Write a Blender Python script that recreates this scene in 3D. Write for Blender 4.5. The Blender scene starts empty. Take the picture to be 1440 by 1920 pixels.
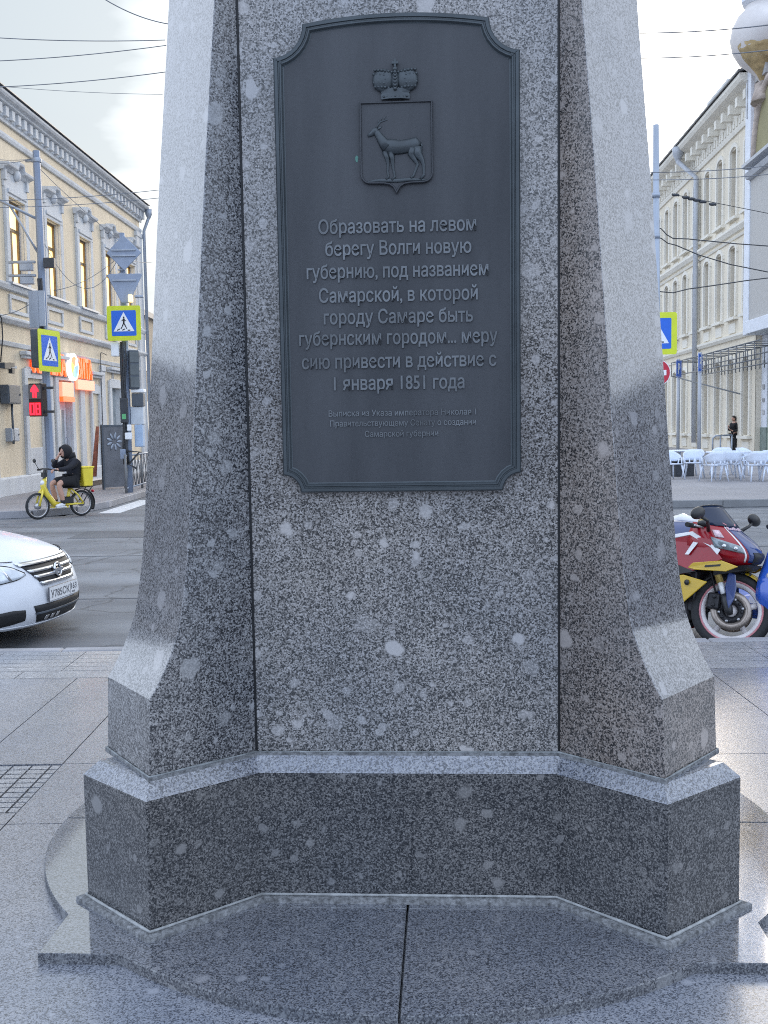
import bpy, bmesh, math, random
from mathutils import Vector, Matrix
R = math.radians
SC = bpy.context.scene
COL = SC.collection
random.seed(7)

# ---------------------------------------------------------------- camera, sky, sun, exposure
CAMZ = 1.8
FPX, PITCH, ROLL = 2000.0, 0.0825, 0.015
cam_d = bpy.data.cameras.new("camera")
cam_d.sensor_fit = 'AUTO'; cam_d.sensor_width = 36.0
cam_d.lens = FPX / 1920.0 * 36.0
cam_d.clip_start = 0.05; cam_d.clip_end = 3000
cam_d.dof.use_dof = False
cam = bpy.data.objects.new("camera", cam_d); COL.objects.link(cam)
cam.matrix_world = Matrix.Translation((0, 0, CAMZ)) @ Matrix.Rotation(math.pi/2 - PITCH, 4, 'X') @ Matrix.Rotation(-ROLL, 4, 'Z')
SC.camera = cam

SUN_EL, SUN_AZ = 17.0, 24.0            # degrees; azimuth to the right of the view direction (+Y)
world = bpy.data.worlds.new("World"); SC.world = world; world.use_nodes = True
wn, wl = world.node_tree.nodes, world.node_tree.links
wn.clear()
w_out = wn.new('ShaderNodeOutputWorld'); w_bg = wn.new('ShaderNodeBackground')
w_sky = wn.new('ShaderNodeTexSky'); w_sky.sky_type = 'NISHITA'; w_sky.sun_disc = False
w_sky.sun_elevation = R(SUN_EL); w_sky.sun_rotation = R(SUN_AZ)
w_sky.air_density = 1.6; w_sky.dust_density = 3.5; w_sky.ozone_density = 2.0
w_tc = wn.new('ShaderNodeTexCoord')
w_map = wn.new('ShaderNodeMapping'); w_map.inputs['Scale'].default_value = (1.0, 1.0, 3.2)
w_no = wn.new('ShaderNodeTexNoise'); w_no.inputs['Scale'].default_value = 2.3; w_no.inputs['Detail'].default_value = 6
w_no.inputs['Roughness'].default_value = 0.55
w_ra = wn.new('ShaderNodeValToRGB')                            # how dense the thin cloud veil is
w_ra.color_ramp.elements[0].position = 0.36; w_ra.color_ramp.elements[0].color = (0.90, 0.90, 0.90, 1)
w_ra.color_ramp.elements[1].position = 0.66; w_ra.color_ramp.elements[1].color = (0.97, 0.97, 0.97, 1)
w_dir = wn.new('ShaderNodeVectorMath'); w_dir.operation = 'DOT_PRODUCT'
w_dir.inputs[1].default_value = (math.sin(R(15))*.97, math.cos(R(15))*.97, .24)
w_g = wn.new('ShaderNodeValToRGB')                             # veil: blue away from the low sun, white towards it
w_g.color_ramp.elements[0].position = 0.0; w_g.color_ramp.elements[0].color = (4.9/10, 5.8/10, 7.5/10, 1)
w_g.color_ramp.elements[1].position = 1.0; w_g.color_ramp.elements[1].color = (1.05, 1.05, 1.02, 1)
for _p, _c in ((0.43, (5.05, 5.75, 6.9)), (0.70, (4.9, 5.45, 6.35)), (0.77, (4.3, 4.8, 5.7)), (0.85, (2.25, 2.52, 2.75)), (0.91, (2.5, 2.74, 2.92)), (0.96, (7.0, 7.2, 7.2))):
    _e = w_g.color_ramp.elements.new(_p); _e.color = (_c[0]/10, _c[1]/10, _c[2]/10, 1)
w_mr = wn.new('ShaderNodeMapRange'); w_mr.inputs['From Min'].default_value = -0.3
w_vs = wn.new('ShaderNodeVectorMath'); w_vs.operation = 'SCALE'; w_vs.inputs['Scale'].default_value = 10.0
wl.new(w_tc.outputs['Generated'], w_dir.inputs[0]); w_ad = wn.new('ShaderNodeMath'); w_ad.operation = 'MULTIPLY_ADD'; w_ad.inputs[1].default_value = .16; wl.new(w_no.outputs['Fac'], w_ad.inputs[0])
w_a2 = wn.new('ShaderNodeMath'); w_a2.operation = 'SUBTRACT'; w_a2.inputs[1].default_value = .08; wl.new(w_dir.outputs['Value'], w_a2.inputs[0]); wl.new(w_a2.outputs[0], w_ad.inputs[2])
wl.new(w_ad.outputs[0], w_mr.inputs['Value'])
wl.new(w_mr.outputs['Result'], w_g.inputs['Fac']); wl.new(w_g.outputs['Color'], w_vs.inputs[0])
w_mix = wn.new('ShaderNodeMix'); w_mix.data_type = 'RGBA'
wl.new(w_tc.outputs['Generated'], w_map.inputs['Vector']); wl.new(w_map.outputs['Vector'], w_no.inputs['Vector'])
wl.new(w_no.outputs['Fac'], w_ra.inputs['Fac']); wl.new(w_ra.outputs['Color'], w_mix.inputs['Factor'])
wl.new(w_sky.outputs['Color'], w_mix.inputs['A']); wl.new(w_vs.outputs['Vector'], w_mix.inputs['B']); wl.new(w_mix.outputs['Result'], w_bg.inputs['Color'])
w_bg.inputs['Strength'].default_value = 0.15
wl.new(w_bg.outputs['Background'], w_out.inputs['Surface'])

sun_d = bpy.data.lights.new("sun", 'SUN'); sun_d.energy = 0.6; sun_d.angle = R(20); sun_d.color = (1.0, 0.84, 0.66)
sun = bpy.data.objects.new("sun", sun_d); COL.objects.link(sun)
_sd = Vector((math.sin(R(SUN_AZ))*math.cos(R(SUN_EL)), math.cos(R(SUN_AZ))*math.cos(R(SUN_EL)), math.sin(R(SUN_EL))))
sun.rotation_euler = _sd.to_track_quat('Z', 'Y').to_euler()

SC.cycles.use_denoising = False; SC.cycles.filter_width = 1.05; SC.cycles.sample_clamp_indirect = 4.0
SC.view_settings.view_transform = 'Standard'; SC.view_settings.look = 'None'
SC.view_settings.exposure = 0.95; SC.view_settings.gamma = 1.0; SC.view_settings.use_curve_mapping = False

# ---------------------------------------------------------------- helpers
_cp, _sp, _cr, _sr = math.cos(PITCH), math.sin(PITCH), math.cos(ROLL), math.sin(ROLL)
def ray(px, py):
    a, b = px-720.0, py-960.0
    u, v = a*_cr - b*_sr, a*_sr + b*_cr
    r_, up = u/FPX, -v/FPX
    return Vector((r_, _cp + up*_sp, -_sp + up*_cp))
def G(px, py, z=0.0):                       # photo pixel -> point on the level plane z
    d = ray(px, py); return Vector((0, 0, CAMZ)) + d*((z-CAMZ)/d.z)
def A(px, py, Y):                           # photo pixel -> point at distance Y
    d = ray(px, py); return Vector((0, 0, CAMZ)) + d*(Y/d.y)

class MB:
    def __init__(s): s.v=[]; s.f=[]; s.m=[]; s.s=[]; s.M=None
    def add(s, vs, fs, mi=0, sm=False):
        o=len(s.v)
        for p in vs:
            p=Vector(p)
            s.v.append(s.M @ p if s.M is not None else p)
        for f in fs:
            s.f.append([i+o for i in f]); s.m.append(mi); s.s.append(sm)
        return s
    def box(s, c, d, mi=0, rot=None):
        x,y,z=d[0]/2,d[1]/2,d[2]/2
        vs=[Vector(p) for p in ((-x,-y,-z),(x,-y,-z),(x,y,-z),(-x,y,-z),(-x,-y,z),(x,-y,z),(x,y,z),(-x,y,z))]
        if rot is not None: vs=[rot@p for p in vs]
        vs=[p+Vector(c) for p in vs]
        return s.add(vs,[(0,3,2,1),(4,5,6,7),(0,1,5,4),(1,2,6,5),(2,3,7,6),(3,0,4,7)],mi)
    def bb(s, x0,x1,y0,y1,z0,z1,mi=0):
        return s.box(((x0+x1)/2,(y0+y1)/2,(z0+z1)/2),(abs(x1-x0),abs(y1-y0),abs(z1-z0)),mi)
    def loft(s, secs, mi=0, sm=False, caps=True, closed=True):
        n=len(secs[0]); vs=[p for q in secs for p in q]; fs=[]
        for k in range(len(secs)-1):
            for i in range(n if closed else n-1):
                j=(i+1)%n
                fs.append((k*n+i,k*n+j,(k+1)*n+j,(k+1)*n+i))
        s.add(vs,fs,mi,sm)
        if caps and closed:
            s.add(secs[0],[tuple(reversed(range(n)))],mi); s.add(secs[-1],[tuple(range(n))],mi)
        return s
    def prism(s, poly, fn, lo, hi, mi=0):     # poly of 2-D points, fn(a,b,t)->3-D
        return s.loft([[fn(a,b,lo) for a,b in poly],[fn(a,b,hi) for a,b in poly]],mi)
    def tube(s, path, r, n=8, mi=0, sq=None, caps=True, sm=True):
        path=[Vector(p) for p in path]; secs=[]
        rs=r if isinstance(r,(list,tuple)) else [r]*len(path)
        ref=None
        for i,p in enumerate(path):
            t=(path[min(i+1,len(path)-1)]-path[max(i-1,0)]).normalized()
            if ref is None:
                ref=Vector((0,0,1)) if abs(t.z)<.9 else Vector((1,0,0))
            a=t.cross(ref)
            if a.length<1e-5: a=t.cross(Vector((0,1,0)))
            a.normalize(); b=a.cross(t).normalized(); ref=b
            ring=[]
            for k in range(n):
                w=2*math.pi*k/n+ math.pi/n
                q=(a*math.cos(w)+b*math.sin(w))*rs[i]
                if sq: q=Vector((q.x*sq[0],q.y*sq[1],q.z*sq[2]))
                ring.append(p+q)
            secs.append(ring)
        return s.loft(secs,mi,sm,caps)
    def lathe(s, prof, n=24, mi=0, sm=True, M=None, closed=False):
        secs=[]
        for k in range(n):
            w=2*math.pi*k/n
            ring=[Vector((r_*math.cos(w),r_*math.sin(w),z)) for r_,z in prof]
            if M is not None: ring=[M@p for p in ring]
            secs.append(ring)
        m=len(prof); vs=[p for q in secs for p in q]; fs=[]
        for k in range(n):
            k2=(k+1)%n
            for i in range(m if closed else m-1):
                j=(i+1)%m
                fs.append((k*m+i,k2*m+i,k2*m+j,k*m+j))
        return s.add(vs,fs,mi,sm)
    def ell(s, c, r, nu=12, nv=8, mi=0, rot=None):
        vs=[];fs=[]
        c=Vector(c)
        for j in range(nv+1):
            ph=math.pi*j/nv
            for i in range(nu):
                th=2*math.pi*i/nu
                p=Vector((r[0]*math.sin(ph)*math.cos(th),r[1]*math.sin(ph)*math.sin(th),r[2]*math.cos(ph)))
                vs.append(c+(rot@p if rot is not None else p))
        for j in range(nv):
            for i in range(nu):
                k=(i+1)%nu
                fs.append((j*nu+i,(j+1)*nu+i,(j+1)*nu+k,j*nu+k))
        return s.add(vs,fs,mi,True)
    def grid(s, fn, us, vs_, mi=0, sm=True):   # surface fn(u,v)
        pts=[fn(u,v) for v in vs_ for u in us]; n=len(us); fs=[]
        for j in range(len(vs_)-1):
            for i in range(n-1): fs.append((j*n+i,j*n+i+1,(j+1)*n+i+1,(j+1)*n+i))
        return s.add(pts,fs,mi,sm)
    def mesh(s, me, M, mi=0):
        return s.add([M@v.co for v in me.vertices],[tuple(p.vertices) for p in me.polygons],mi)
    def build(s, name, mats, parent=None, bevel=0, seg=1, sub=0, solid=0, sharp=None):
        me=bpy.data.meshes.new(name)
        me.from_pydata([tuple(p) for p in s.v],[],s.f)
        if not isinstance(mats,(list,tuple)): mats=[mats]
        for m in mats: me.materials.append(m)
        for p,mi,sm in zip(me.polygons,s.m,s.s): p.material_index=mi; p.use_smooth=sm
        bm=bmesh.new(); bm.from_mesh(me)
        bmesh.ops.remove_doubles(bm,verts=bm.verts,dist=1e-5)
        bmesh.ops.recalc_face_normals(bm,faces=bm.faces)
        bm.to_mesh(me); bm.free(); me.update()
        if sharp:
            me.shade_smooth(); me.set_sharp_from_angle(angle=R(sharp))
        o=bpy.data.objects.new(name,me); COL.objects.link(o)
        if parent: o.parent=parent
        if solid:
            md=o.modifiers.new('solid','SOLIDIFY'); md.thickness=solid; md.offset=0
        if bevel:
            md=o.modifiers.new('bevel','BEVEL'); md.width=bevel; md.segments=seg; md.limit_method='ANGLE'; md.angle_limit=R(35); md.harden_normals=False
        if sub:
            md=o.modifiers.new('sub','SUBSURF'); md.levels=sub; md.render_levels=sub
        return o

def thing(name, label, cat, loc=(0,0,0), rz=0.0, group=None):
    o=bpy.data.objects.new(name,None); COL.objects.link(o)
    o.location=loc; o.rotation_euler=(0,0,rz); o.empty_display_size=.2
    o['label']=label; o['category']=cat
    if group: o['group']=group
    return o
def tag(o,label,cat,group=None):
    o['label']=label; o['category']=cat
    if group: o['group']=group
    return o
def struct(o): o['kind']='structure'; return o
def copy_tree(o, parent=None):
    c=o.copy(); COL.objects.link(c); c.parent=parent
    for ch in list(o.children): copy_tree(ch,c)
    return c
def text_mesh(body, extrude=.005, offset=0.0, align='CENTER', spacing=1.0):
    """solid lettering; strokes that overlap inside one glyph are filled one by one"""
    cu=bpy.data.curves.new('lettering','FONT'); cu.body=body; cu.size=1.0; cu.align_x=align; cu.space_character=spacing
    ob=bpy.data.objects.new('lettering',cu); COL.objects.link(ob); bpy.context.view_layer.update()
    cv=ob.to_curve(bpy.context.evaluated_depsgraph_get())
    loops=[]
    for sp in cv.splines:
        bp=sp.bezier_points
        pts=[(p.co.copy(),p.handle_left.copy(),p.handle_right.copy(),p.handle_left_type,p.handle_right_type) for p in bp]
        poly=[]
        for i in range(len(bp)):
            p,q=bp[i],bp[(i+1)%len(bp)]
            for t in (0,.25,.5,.75):
                u=1-t; poly.append(p.co*u**3+p.handle_right*3*u*u*t+q.handle_left*3*u*t*t+q.co*t**3)
        ar=sum(poly[i].x*poly[(i+1)%len(poly)].y-poly[(i+1)%len(poly)].x*poly[i].y for i in range(len(poly)))
        loops.append((pts,poly,ar))
    ob.to_curve_clear(); bpy.data.objects.remove(ob); bpy.data.curves.remove(cu)
    def inside(p,poly):
        c=False; n=len(poly)
        for i in range(n):
            a_,b_=poly[i],poly[(i+1)%n]
            if (a_.y>p.y)!=(b_.y>p.y) and p.x<(b_.x-a_.x)*(p.y-a_.y)/(b_.y-a_.y)+a_.x: c=not c
        return c
    holes=[l for l in loops if any(m_ is not l and l[2]*m_[2]<0 and abs(m_[2])>abs(l[2]) and inside(l[1][0],m_[1]) for m_ in loops)]
    outs=[l for l in loops if not any(l is h for h in holes)]
    vs=[];fs=[]
    for k,o_ in enumerate(outs):
        c2=bpy.data.curves.new('stroke','CURVE'); c2.dimensions='2D'; c2.fill_mode='BOTH'; c2.extrude=extrude*(1-.012*(k%4)); c2.offset=offset; c2.resolution_u=3
        for l in [o_]+[h for h in holes if h[2]*o_[2]<0 and inside(h[1][0],o_[1])]:
            sp=c2.splines.new('BEZIER'); sp.bezier_points.add(len(l[0])-1); sp.use_cyclic_u=True
            for bpt,(co,hl,hr,tl,tr) in zip(sp.bezier_points,l[0]):
                bpt.handle_left_type='FREE'; bpt.handle_right_type='FREE'; bpt.co=co; bpt.handle_left=hl; bpt.handle_right=hr
        o2=bpy.data.objects.new('stroke',c2); me=bpy.data.meshes.new_from_object(o2)
        base=len(vs); vs+=[v.co.copy() for v in me.vertices]; fs+=[tuple(i+base for i in p.vertices) for p in me.polygons]
        bpy.data.objects.remove(o2); bpy.data.curves.remove(c2); bpy.data.meshes.remove(me)
    out=bpy.data.meshes.new('lettering'); out.from_pydata([tuple(v) for v in vs],[],fs)
    return out
def text_into(mb, body, width, height, M, ext, mi=0, offset=0.0, cap_ratio=None):
    """lettering scaled to width x height (height of its own bounding box, or of a capital), centred at the origin of M (x right, y up, z out)"""
    me=text_mesh(body, .5, offset)
    xs=[v.co.x for v in me.vertices]; ys=[v.co.y for v in me.vertices]
    w=max(xs)-min(xs); cx=(max(xs)+min(xs))/2
    if cap_ratio: sy=height/cap_ratio; y0=0
    else: sy=height/(max(ys)-min(ys)); y0=(max(ys)+min(ys))/2
    S=Matrix.Diagonal((width/w, sy, ext, 1)) @ Matrix.Translation((-cx,-y0,0))
    mb.mesh(me, M@S, mi); bpy.data.meshes.remove(me)

def mat(name, col, rough=.55, metal=0.0, var=.18, scale=5.0, bump=0.0, bscale=40.0, spec=.5, coat=0.0, emit=None, estr=0.0, alpha=1.0, trans=0.0, streak=False, col2=None):
    m=bpy.data.materials.new(name); m.use_nodes=True
    n,l=m.node_tree.nodes,m.node_tree.links; b=n['Principled BSDF']
    tc=n.new('ShaderNodeTexCoord'); no=n.new('ShaderNodeTexNoise'); no.inputs['Scale'].default_value=scale; no.inputs['Detail'].default_value=6
    no.inputs['Roughness'].default_value=.6
    if streak:
        mp=n.new('ShaderNodeMapping'); mp.inputs['Scale'].default_value=(1,1,.18)
        l.new(tc.outputs['Object'],mp.inputs['Vector']); l.new(mp.outputs['Vector'],no.inputs['Vector'])
    else: l.new(tc.outputs['Object'],no.inputs['Vector'])
    ra=n.new('ShaderNodeValToRGB')
    c=col
    a=[max(0,x*(1-var)) for x in c]; d=[min(1,x*(1+var)) for x in c]
    if col2: a=list(col2); d=list(col)
    ra.color_ramp.elements[0].position=.32; ra.color_ramp.elements[0].color=(*a,1)
    ra.color_ramp.elements[1].position=.68; ra.color_ramp.elements[1].color=(*d,1)
    l.new(no.outputs['Fac'],ra.inputs['Fac']); l.new(ra.outputs['Color'],b.inputs['Base Color'])
    mr=n.new('ShaderNodeMapRange'); mr.inputs['To Min'].default_value=max(.02,rough*.85); mr.inputs['To Max'].default_value=min(1,rough*1.18)
    l.new(no.outputs['Fac'],mr.inputs['Value']); l.new(mr.outputs['Result'],b.inputs['Roughness'])
    b.inputs['Metallic'].default_value=metal
    b.inputs['Specular IOR Level'].default_value=spec
    b.inputs['Coat Weight'].default_value=coat; b.inputs['Coat Roughness'].default_value=.06
    b.inputs['Alpha'].default_value=alpha; b.inputs['Transmission Weight'].default_value=trans
    if emit: b.inputs['Emission Color'].default_value=(*emit,1); b.inputs['Emission Strength'].default_value=estr
    if bump:
        nb=n.new('ShaderNodeTexNoise'); nb.inputs['Scale'].default_value=bscale; nb.inputs['Detail'].default_value=4
        l.new(tc.outputs['Object'],nb.inputs['Vector'])
        bp=n.new('ShaderNodeBump'); bp.inputs['Strength'].default_value=bump; bp.inputs['Distance'].default_value=.01
        l.new(nb.outputs['Fac'],bp.inputs['Height']); l.new(bp.outputs['Normal'],b.inputs['Normal'])
    return m

def granite(name, dark=(.022,.026,.032), mid=(.17,.175,.185), light=(.36,.37,.38), tint=(1,1,1), rough=.16, pheno=.30, gscale=235.0, coords='Object', dark_at=.405, coat=1.0, band=0.0, cior=1.62, crough=.05, spec=.3, stain=.16):
    m=bpy.data.materials.new(name); m.use_nodes=True
    n,l=m.node_tree.nodes,m.node_tree.links; b=n['Principled BSDF']
    tc=n.new('ShaderNodeTexCoord'); src=tc.outputs[coords]
    def tt(c): return (c[0]*tint[0],c[1]*tint[1],c[2]*tint[2],1)
    # mineral grains: a crystal mosaic, dark biotite gathered in small clusters
    gn=n.new('ShaderNodeTexNoise'); gn.inputs['Scale'].default_value=gscale*1.3; gn.inputs['Detail'].default_value=1.5; l.new(src,gn.inputs['Vector'])
    gd=n.new('ShaderNodeVectorMath'); gd.operation='MULTIPLY_ADD'; gd.inputs[1].default_value=(.006,.006,.006); l.new(gn.outputs['Color'],gd.inputs[0]); l.new(src,gd.inputs[2])
    gv=n.new('ShaderNodeTexVoronoi'); gv.inputs['Scale'].default_value=gscale; gv.inputs['Randomness'].default_value=1; l.new(gd.outputs['Vector'],gv.inputs['Vector'])
    gs=n.new('ShaderNodeSeparateColor'); l.new(gv.outputs['Color'],gs.inputs['Color'])
    no=n.new('ShaderNodeTexNoise'); no.inputs['Scale'].default_value=gscale*.62; no.inputs['Detail'].default_value=5; no.inputs['Roughness'].default_value=.7; l.new(src,no.inputs['Vector'])
    pn=n.new('ShaderNodeTexNoise'); pn.inputs['Scale'].default_value=7; pn.inputs['Detail'].default_value=3    # patches richer in dark grains
    l.new(src,pn.inputs['Vector'])
    ad=n.new('ShaderNodeMath'); ad.operation='MULTIPLY_ADD'; ad.inputs[1].default_value=.16; ad.inputs[2].default_value=-.08
    l.new(pn.outputs['Fac'],ad.inputs[0])
    gm=n.new('ShaderNodeMath'); gm.operation='MULTIPLY_ADD'; gm.inputs[1].default_value=.50; gm.inputs[2].default_value=-.25; l.new(gs.outputs['Red'],gm.inputs[0])
    g2=n.new('ShaderNodeMath'); g2.operation='ADD'; l.new(gm.outputs[0],g2.inputs[0]); l.new(no.outputs['Fac'],g2.inputs[1])
    sm=n.new('ShaderNodeMath'); sm.operation='ADD'; l.new(g2.outputs[0],sm.inputs[0]); l.new(ad.outputs[0],sm.inputs[1])
    if band:                                  # sky reflection put into the colour: paler upwards, with fewer dark grains
        sx=n.new('ShaderNodeSeparateXYZ'); l.new(src,sx.inputs[0])
        mb_=n.new('ShaderNodeMath'); mb_.operation='MULTIPLY_ADD'; mb_.inputs[1].default_value=band; mb_.inputs[2].default_value=-band*1.5; l.new(sx.outputs['Z'],mb_.inputs[0])
        sa=n.new('ShaderNodeMath'); sa.operation='ADD'; l.new(sm.outputs[0],sa.inputs[0]); l.new(mb_.outputs[0],sa.inputs[1]); sm=sa
    ra=n.new('ShaderNodeValToRGB'); cr=ra.color_ramp
    cr.elements[0].position=dark_at-.04; cr.elements[0].color=tt(dark)
    cr.elements[1].position=dark_at+.02; cr.elements[1].color=tt(mid)
    e=cr.elements.new(dark_at-.01); e.color=tt([d_*2.0 for d_ in dark])
    e=cr.elements.new(dark_at+.15); e.color=tt([x*1.35 for x in mid])
    e=cr.elements.new(dark_at+.26); e.color=tt([x*.8 for x in light])
    l.new(sm.outputs[0],ra.inputs['Fac'])
    gv2=n.new('ShaderNodeMapRange'); gv2.inputs['To Min'].default_value=.80; gv2.inputs['To Max'].default_value=1.2; l.new(gs.outputs['Green'],gv2.inputs['Value'])
    gx=n.new('ShaderNodeVectorMath'); gx.operation='SCALE'; l.new(ra.outputs['Color'],gx.inputs[0]); l.new(gv2.outputs['Result'],gx.inputs['Scale'])
    # pale feldspar phenocrysts: rounded, of many sizes
    dn=n.new('ShaderNodeTexNoise'); dn.inputs['Scale'].default_value=17; dn.inputs['Detail'].default_value=2; l.new(src,dn.inputs['Vector'])
    dm=n.new('ShaderNodeVectorMath'); dm.operation='MULTIPLY_ADD'; dm.inputs[1].default_value=(.040,.040,.040); l.new(dn.outputs['Color'],dm.inputs[0]); l.new(src,dm.inputs[2])
    last=gx.outputs['Vector']
    for sc,thr,amt,lo in ((9.0,pheno*1.2,.74,.12),(17.0,pheno*1.25,.60,.15)):
        vo=n.new('ShaderNodeTexVoronoi'); vo.inputs['Scale'].default_value=sc; l.new(dm.outputs['Vector'],vo.inputs['Vector'])
        rs=n.new('ShaderNodeSeparateColor'); l.new(vo.outputs['Color'],rs.inputs['Color'])
        mr=n.new('ShaderNodeMapRange'); mr.inputs['From Min'].default_value=lo; mr.inputs['From Max'].default_value=1; mr.inputs['To Min'].default_value=-.02; mr.inputs['To Max'].default_value=thr
        mr.clamp=False
        l.new(rs.outputs['Red'],mr.inputs['Value'])
        sb=n.new('ShaderNodeMath'); sb.operation='SUBTRACT'; l.new(mr.outputs['Result'],sb.inputs[0]); l.new(vo.outputs['Distance'],sb.inputs[1])
        st=n.new('ShaderNodeMapRange'); st.inputs['From Min'].default_value=0; st.inputs['From Max'].default_value=.08
        st.inputs['To Max'].default_value=amt
        sv=n.new('ShaderNodeMapRange'); sv.inputs['To Min'].default_value=amt*.30; sv.inputs['To Max'].default_value=amt*1.25; l.new(rs.outputs['Green'],sv.inputs['Value']); l.new(sv.outputs['Result'],st.inputs['To Max'])
        l.new(sb.outputs[0],st.inputs['Value'])
        mx=n.new('ShaderNodeMix'); mx.data_type='RGBA'; l.new(st.outputs['Result'],mx.inputs['Factor']); l.new(last,mx.inputs['A'])
        mx.inputs['B'].default_value=tt(light); last=mx.outputs['Result']
    # slow change of tone from place to place
    ln=n.new('ShaderNodeTexNoise'); ln.inputs['Scale'].default_value=1.7; ln.inputs['Detail'].default_value=4; l.new(src,ln.inputs['Vector'])
    lr=n.new('ShaderNodeValToRGB'); lr.color_ramp.elements[0].position=.3; lr.color_ramp.elements[0].color=(1-stain,1-stain*.85,1-stain*.6,1); lr.color_ramp.elements[1].position=.7; lr.color_ramp.elements[1].color=(1.1,1.05,1.0,1)
    l.new(ln.outputs['Fac'],lr.inputs['Fac'])
    ml=n.new('ShaderNodeMix'); ml.data_type='RGBA'; ml.blend_type='MULTIPLY'; ml.inputs['Factor'].default_value=1
    l.new(last,ml.inputs['A']); l.new(lr.outputs['Color'],ml.inputs['B']); last=ml.outputs['Result']
    l.new(last,b.inputs['Base Color'])
    rr=n.new('ShaderNodeMapRange'); rr.inputs['To Min'].default_value=rough*.6; rr.inputs['To Max'].default_value=rough*1.5
    l.new(no.outputs['Fac'],rr.inputs['Value']); l.new(rr.outputs['Result'],b.inputs['Roughness'])
    bp=n.new('ShaderNodeBump'); bp.inputs['Strength'].default_value=.10; bp.inputs['Distance'].default_value=.0015
    l.new(no.outputs['Fac'],bp.inputs['Height']); l.new(bp.outputs['Normal'],b.inputs['Normal'])
    b.inputs['Specular IOR Level'].default_value=spec
    b.inputs['Coat Weight'].default_value=coat; b.inputs['Coat Roughness'].default_value=crough; b.inputs['Coat IOR'].default_value=cior
    return m
# ---------------------------------------------------------------- the granite monument
SLABZ = 0.2; PAVZ = 0.166
MX, MY, MPHI = 0.1041, 4.1997, 0.0581
g_shaft = granite('granite_panel', dark=(.016,.018,.020), mid=(.142,.139,.136), light=(.40,.40,.405), rough=.24, band=.03, crough=.16, cior=1.55, coat=.7)
g_but   = granite('granite_buttress', dark=(.014,.016,.020), mid=(.115,.116,.121), light=(.35,.36,.37), rough=.25, band=.02, crough=.30, cior=1.45, coat=.6)
g_pol   = granite('granite_buttress_polished', dark=(.013,.016,.022), mid=(.135,.138,.145), light=(.31,.31,.32), rough=.18, band=.02, crough=.08, cior=1.65)
g_warm  = granite('granite_brown_reflection', dark=(.018,.018,.019), mid=(.146,.127,.114), light=(.36,.33,.31), rough=.25, band=.02, crough=.30, cior=1.45, coat=.6)  # brown reflection of the cream building put into the stone colour
m_edge  = granite('rough_sawn_granite', dark=(.055,.058,.066), mid=(.10,.106,.118), light=(.26,.27,.28), rough=.85, coat=0.0, spec=.25)
g_plinth= granite('granite_plinth', dark=(.010,.012,.016), mid=(.058,.059,.061), light=(.21,.212,.215), rough=.2, pheno=.26, dark_at=.425, cior=1.45, crough=.14, coat=.45, spec=.2)
g_cop   = granite('granite_coping', dark=(.022,.028,.040), mid=(.125,.14,.175), light=(.28,.30,.33), rough=.22, pheno=.2, cior=1.7, crough=.15)
g_slab  = granite('granite_slab', dark=(.010,.013,.022), mid=(.118,.130,.158), light=(.30,.31,.34), rough=.2, pheno=.22, cior=3.8, crough=.06)
m_caulk = mat('pale_sealant', (.29,.30,.30), .6, var=.3, scale=30)
m_mortar= mat('rough_mortar', (.17,.175,.18), .85, var=.6, scale=60, bump=.6, bscale=90)
m_joint = mat('dark_joint', (.02,.022,.025), .8)
mon = thing('granite_monument','tall speckled granite monument with four curved buttresses on a round lobed slab','monument',(MX,MY,SLABZ),-MPHI)
p_,d_=.4933,.7337
INS=.045; PS=p_+.35*INS; DS=d_-INS          # the shaft stands back behind the coping
uu=Vector((.7378,-.6750)); ww=Vector((.2890,.2599)); P0=Vector((PS,-DS))
TQ=[(.49,.398),(.745,.388),(.757,.380),(.78,.364),(.80,.352),(.83,.334),(.87,.314),(.91,.296),(.95,.281),(1.0,.269),(1.06,.258),(1.15,.244),(1.27,.232),(1.5,.212),(1.8,.187),(2.1,.162),(2.4,.137),(2.65,.113),(2.92,.087),(3.4,.045),(3.9,.01),(4.6,-.02)]
def butt_sec(t,z,sx,sy,out=0.0,tr=None):
    P=P0+Vector((.001*z,0)); Q=P0+uu*t; Rr=P0+ww+uu*(t-.074 if tr is None else tr); S=Vector((.66,-.38))
    pts=[P,Q,Rr,S,Vector((.40,-.40))]
    return [Vector((q.x*sx,q.y*sy,z)) for q in pts]
for sx,sy,mt in ((-1,1,g_but),(1,1,g_warm),(-1,-1,g_but),(1,-1,g_but)):
    mb=MB(); secs=[butt_sec(t,z,sx,sy) for z,t in TQ]; mb.loft(secs)
    for k in range(1,len(TQ)-1): mb.m[k*5+1]=1                    # the outer face is polished
    mb.build('buttress',[mt,g_pol],mon,bevel=.005,seg=2,sharp=28)
# flat panels between the buttresses
def oct_plan(z):
    a=PS+.001*z-.002; D=DS-.001
    return [Vector(q) for q in ((-a,-D,z),(a,-D,z),(D,-a*.8,z),(D,a*.8,z),(a,D,z),(-a,D,z),(-D,a*.8,z),(-D,-a*.8,z))]
mb=MB(); mb.loft([oct_plan(.50),oct_plan(2.0),oct_plan(3.9),oct_plan(4.6)]); mb.build('shaft',g_shaft,mon)
mb=MB(); mb.loft([[Vector((q.x*1.12,q.y*1.12,z)) for q in oct_plan(4.6)] for z in (4.6,4.72)]); mb.build('cap',g_plinth,mon,bevel=.02)
for sx in (-1,1):
    mb=MB(); mb.tube([(sx*(PS+.001*z),-DS-.0005,z) for z in (.50,2,3.4,4.6)],.0042,6); mb.build('joint',m_joint,mon)
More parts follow.
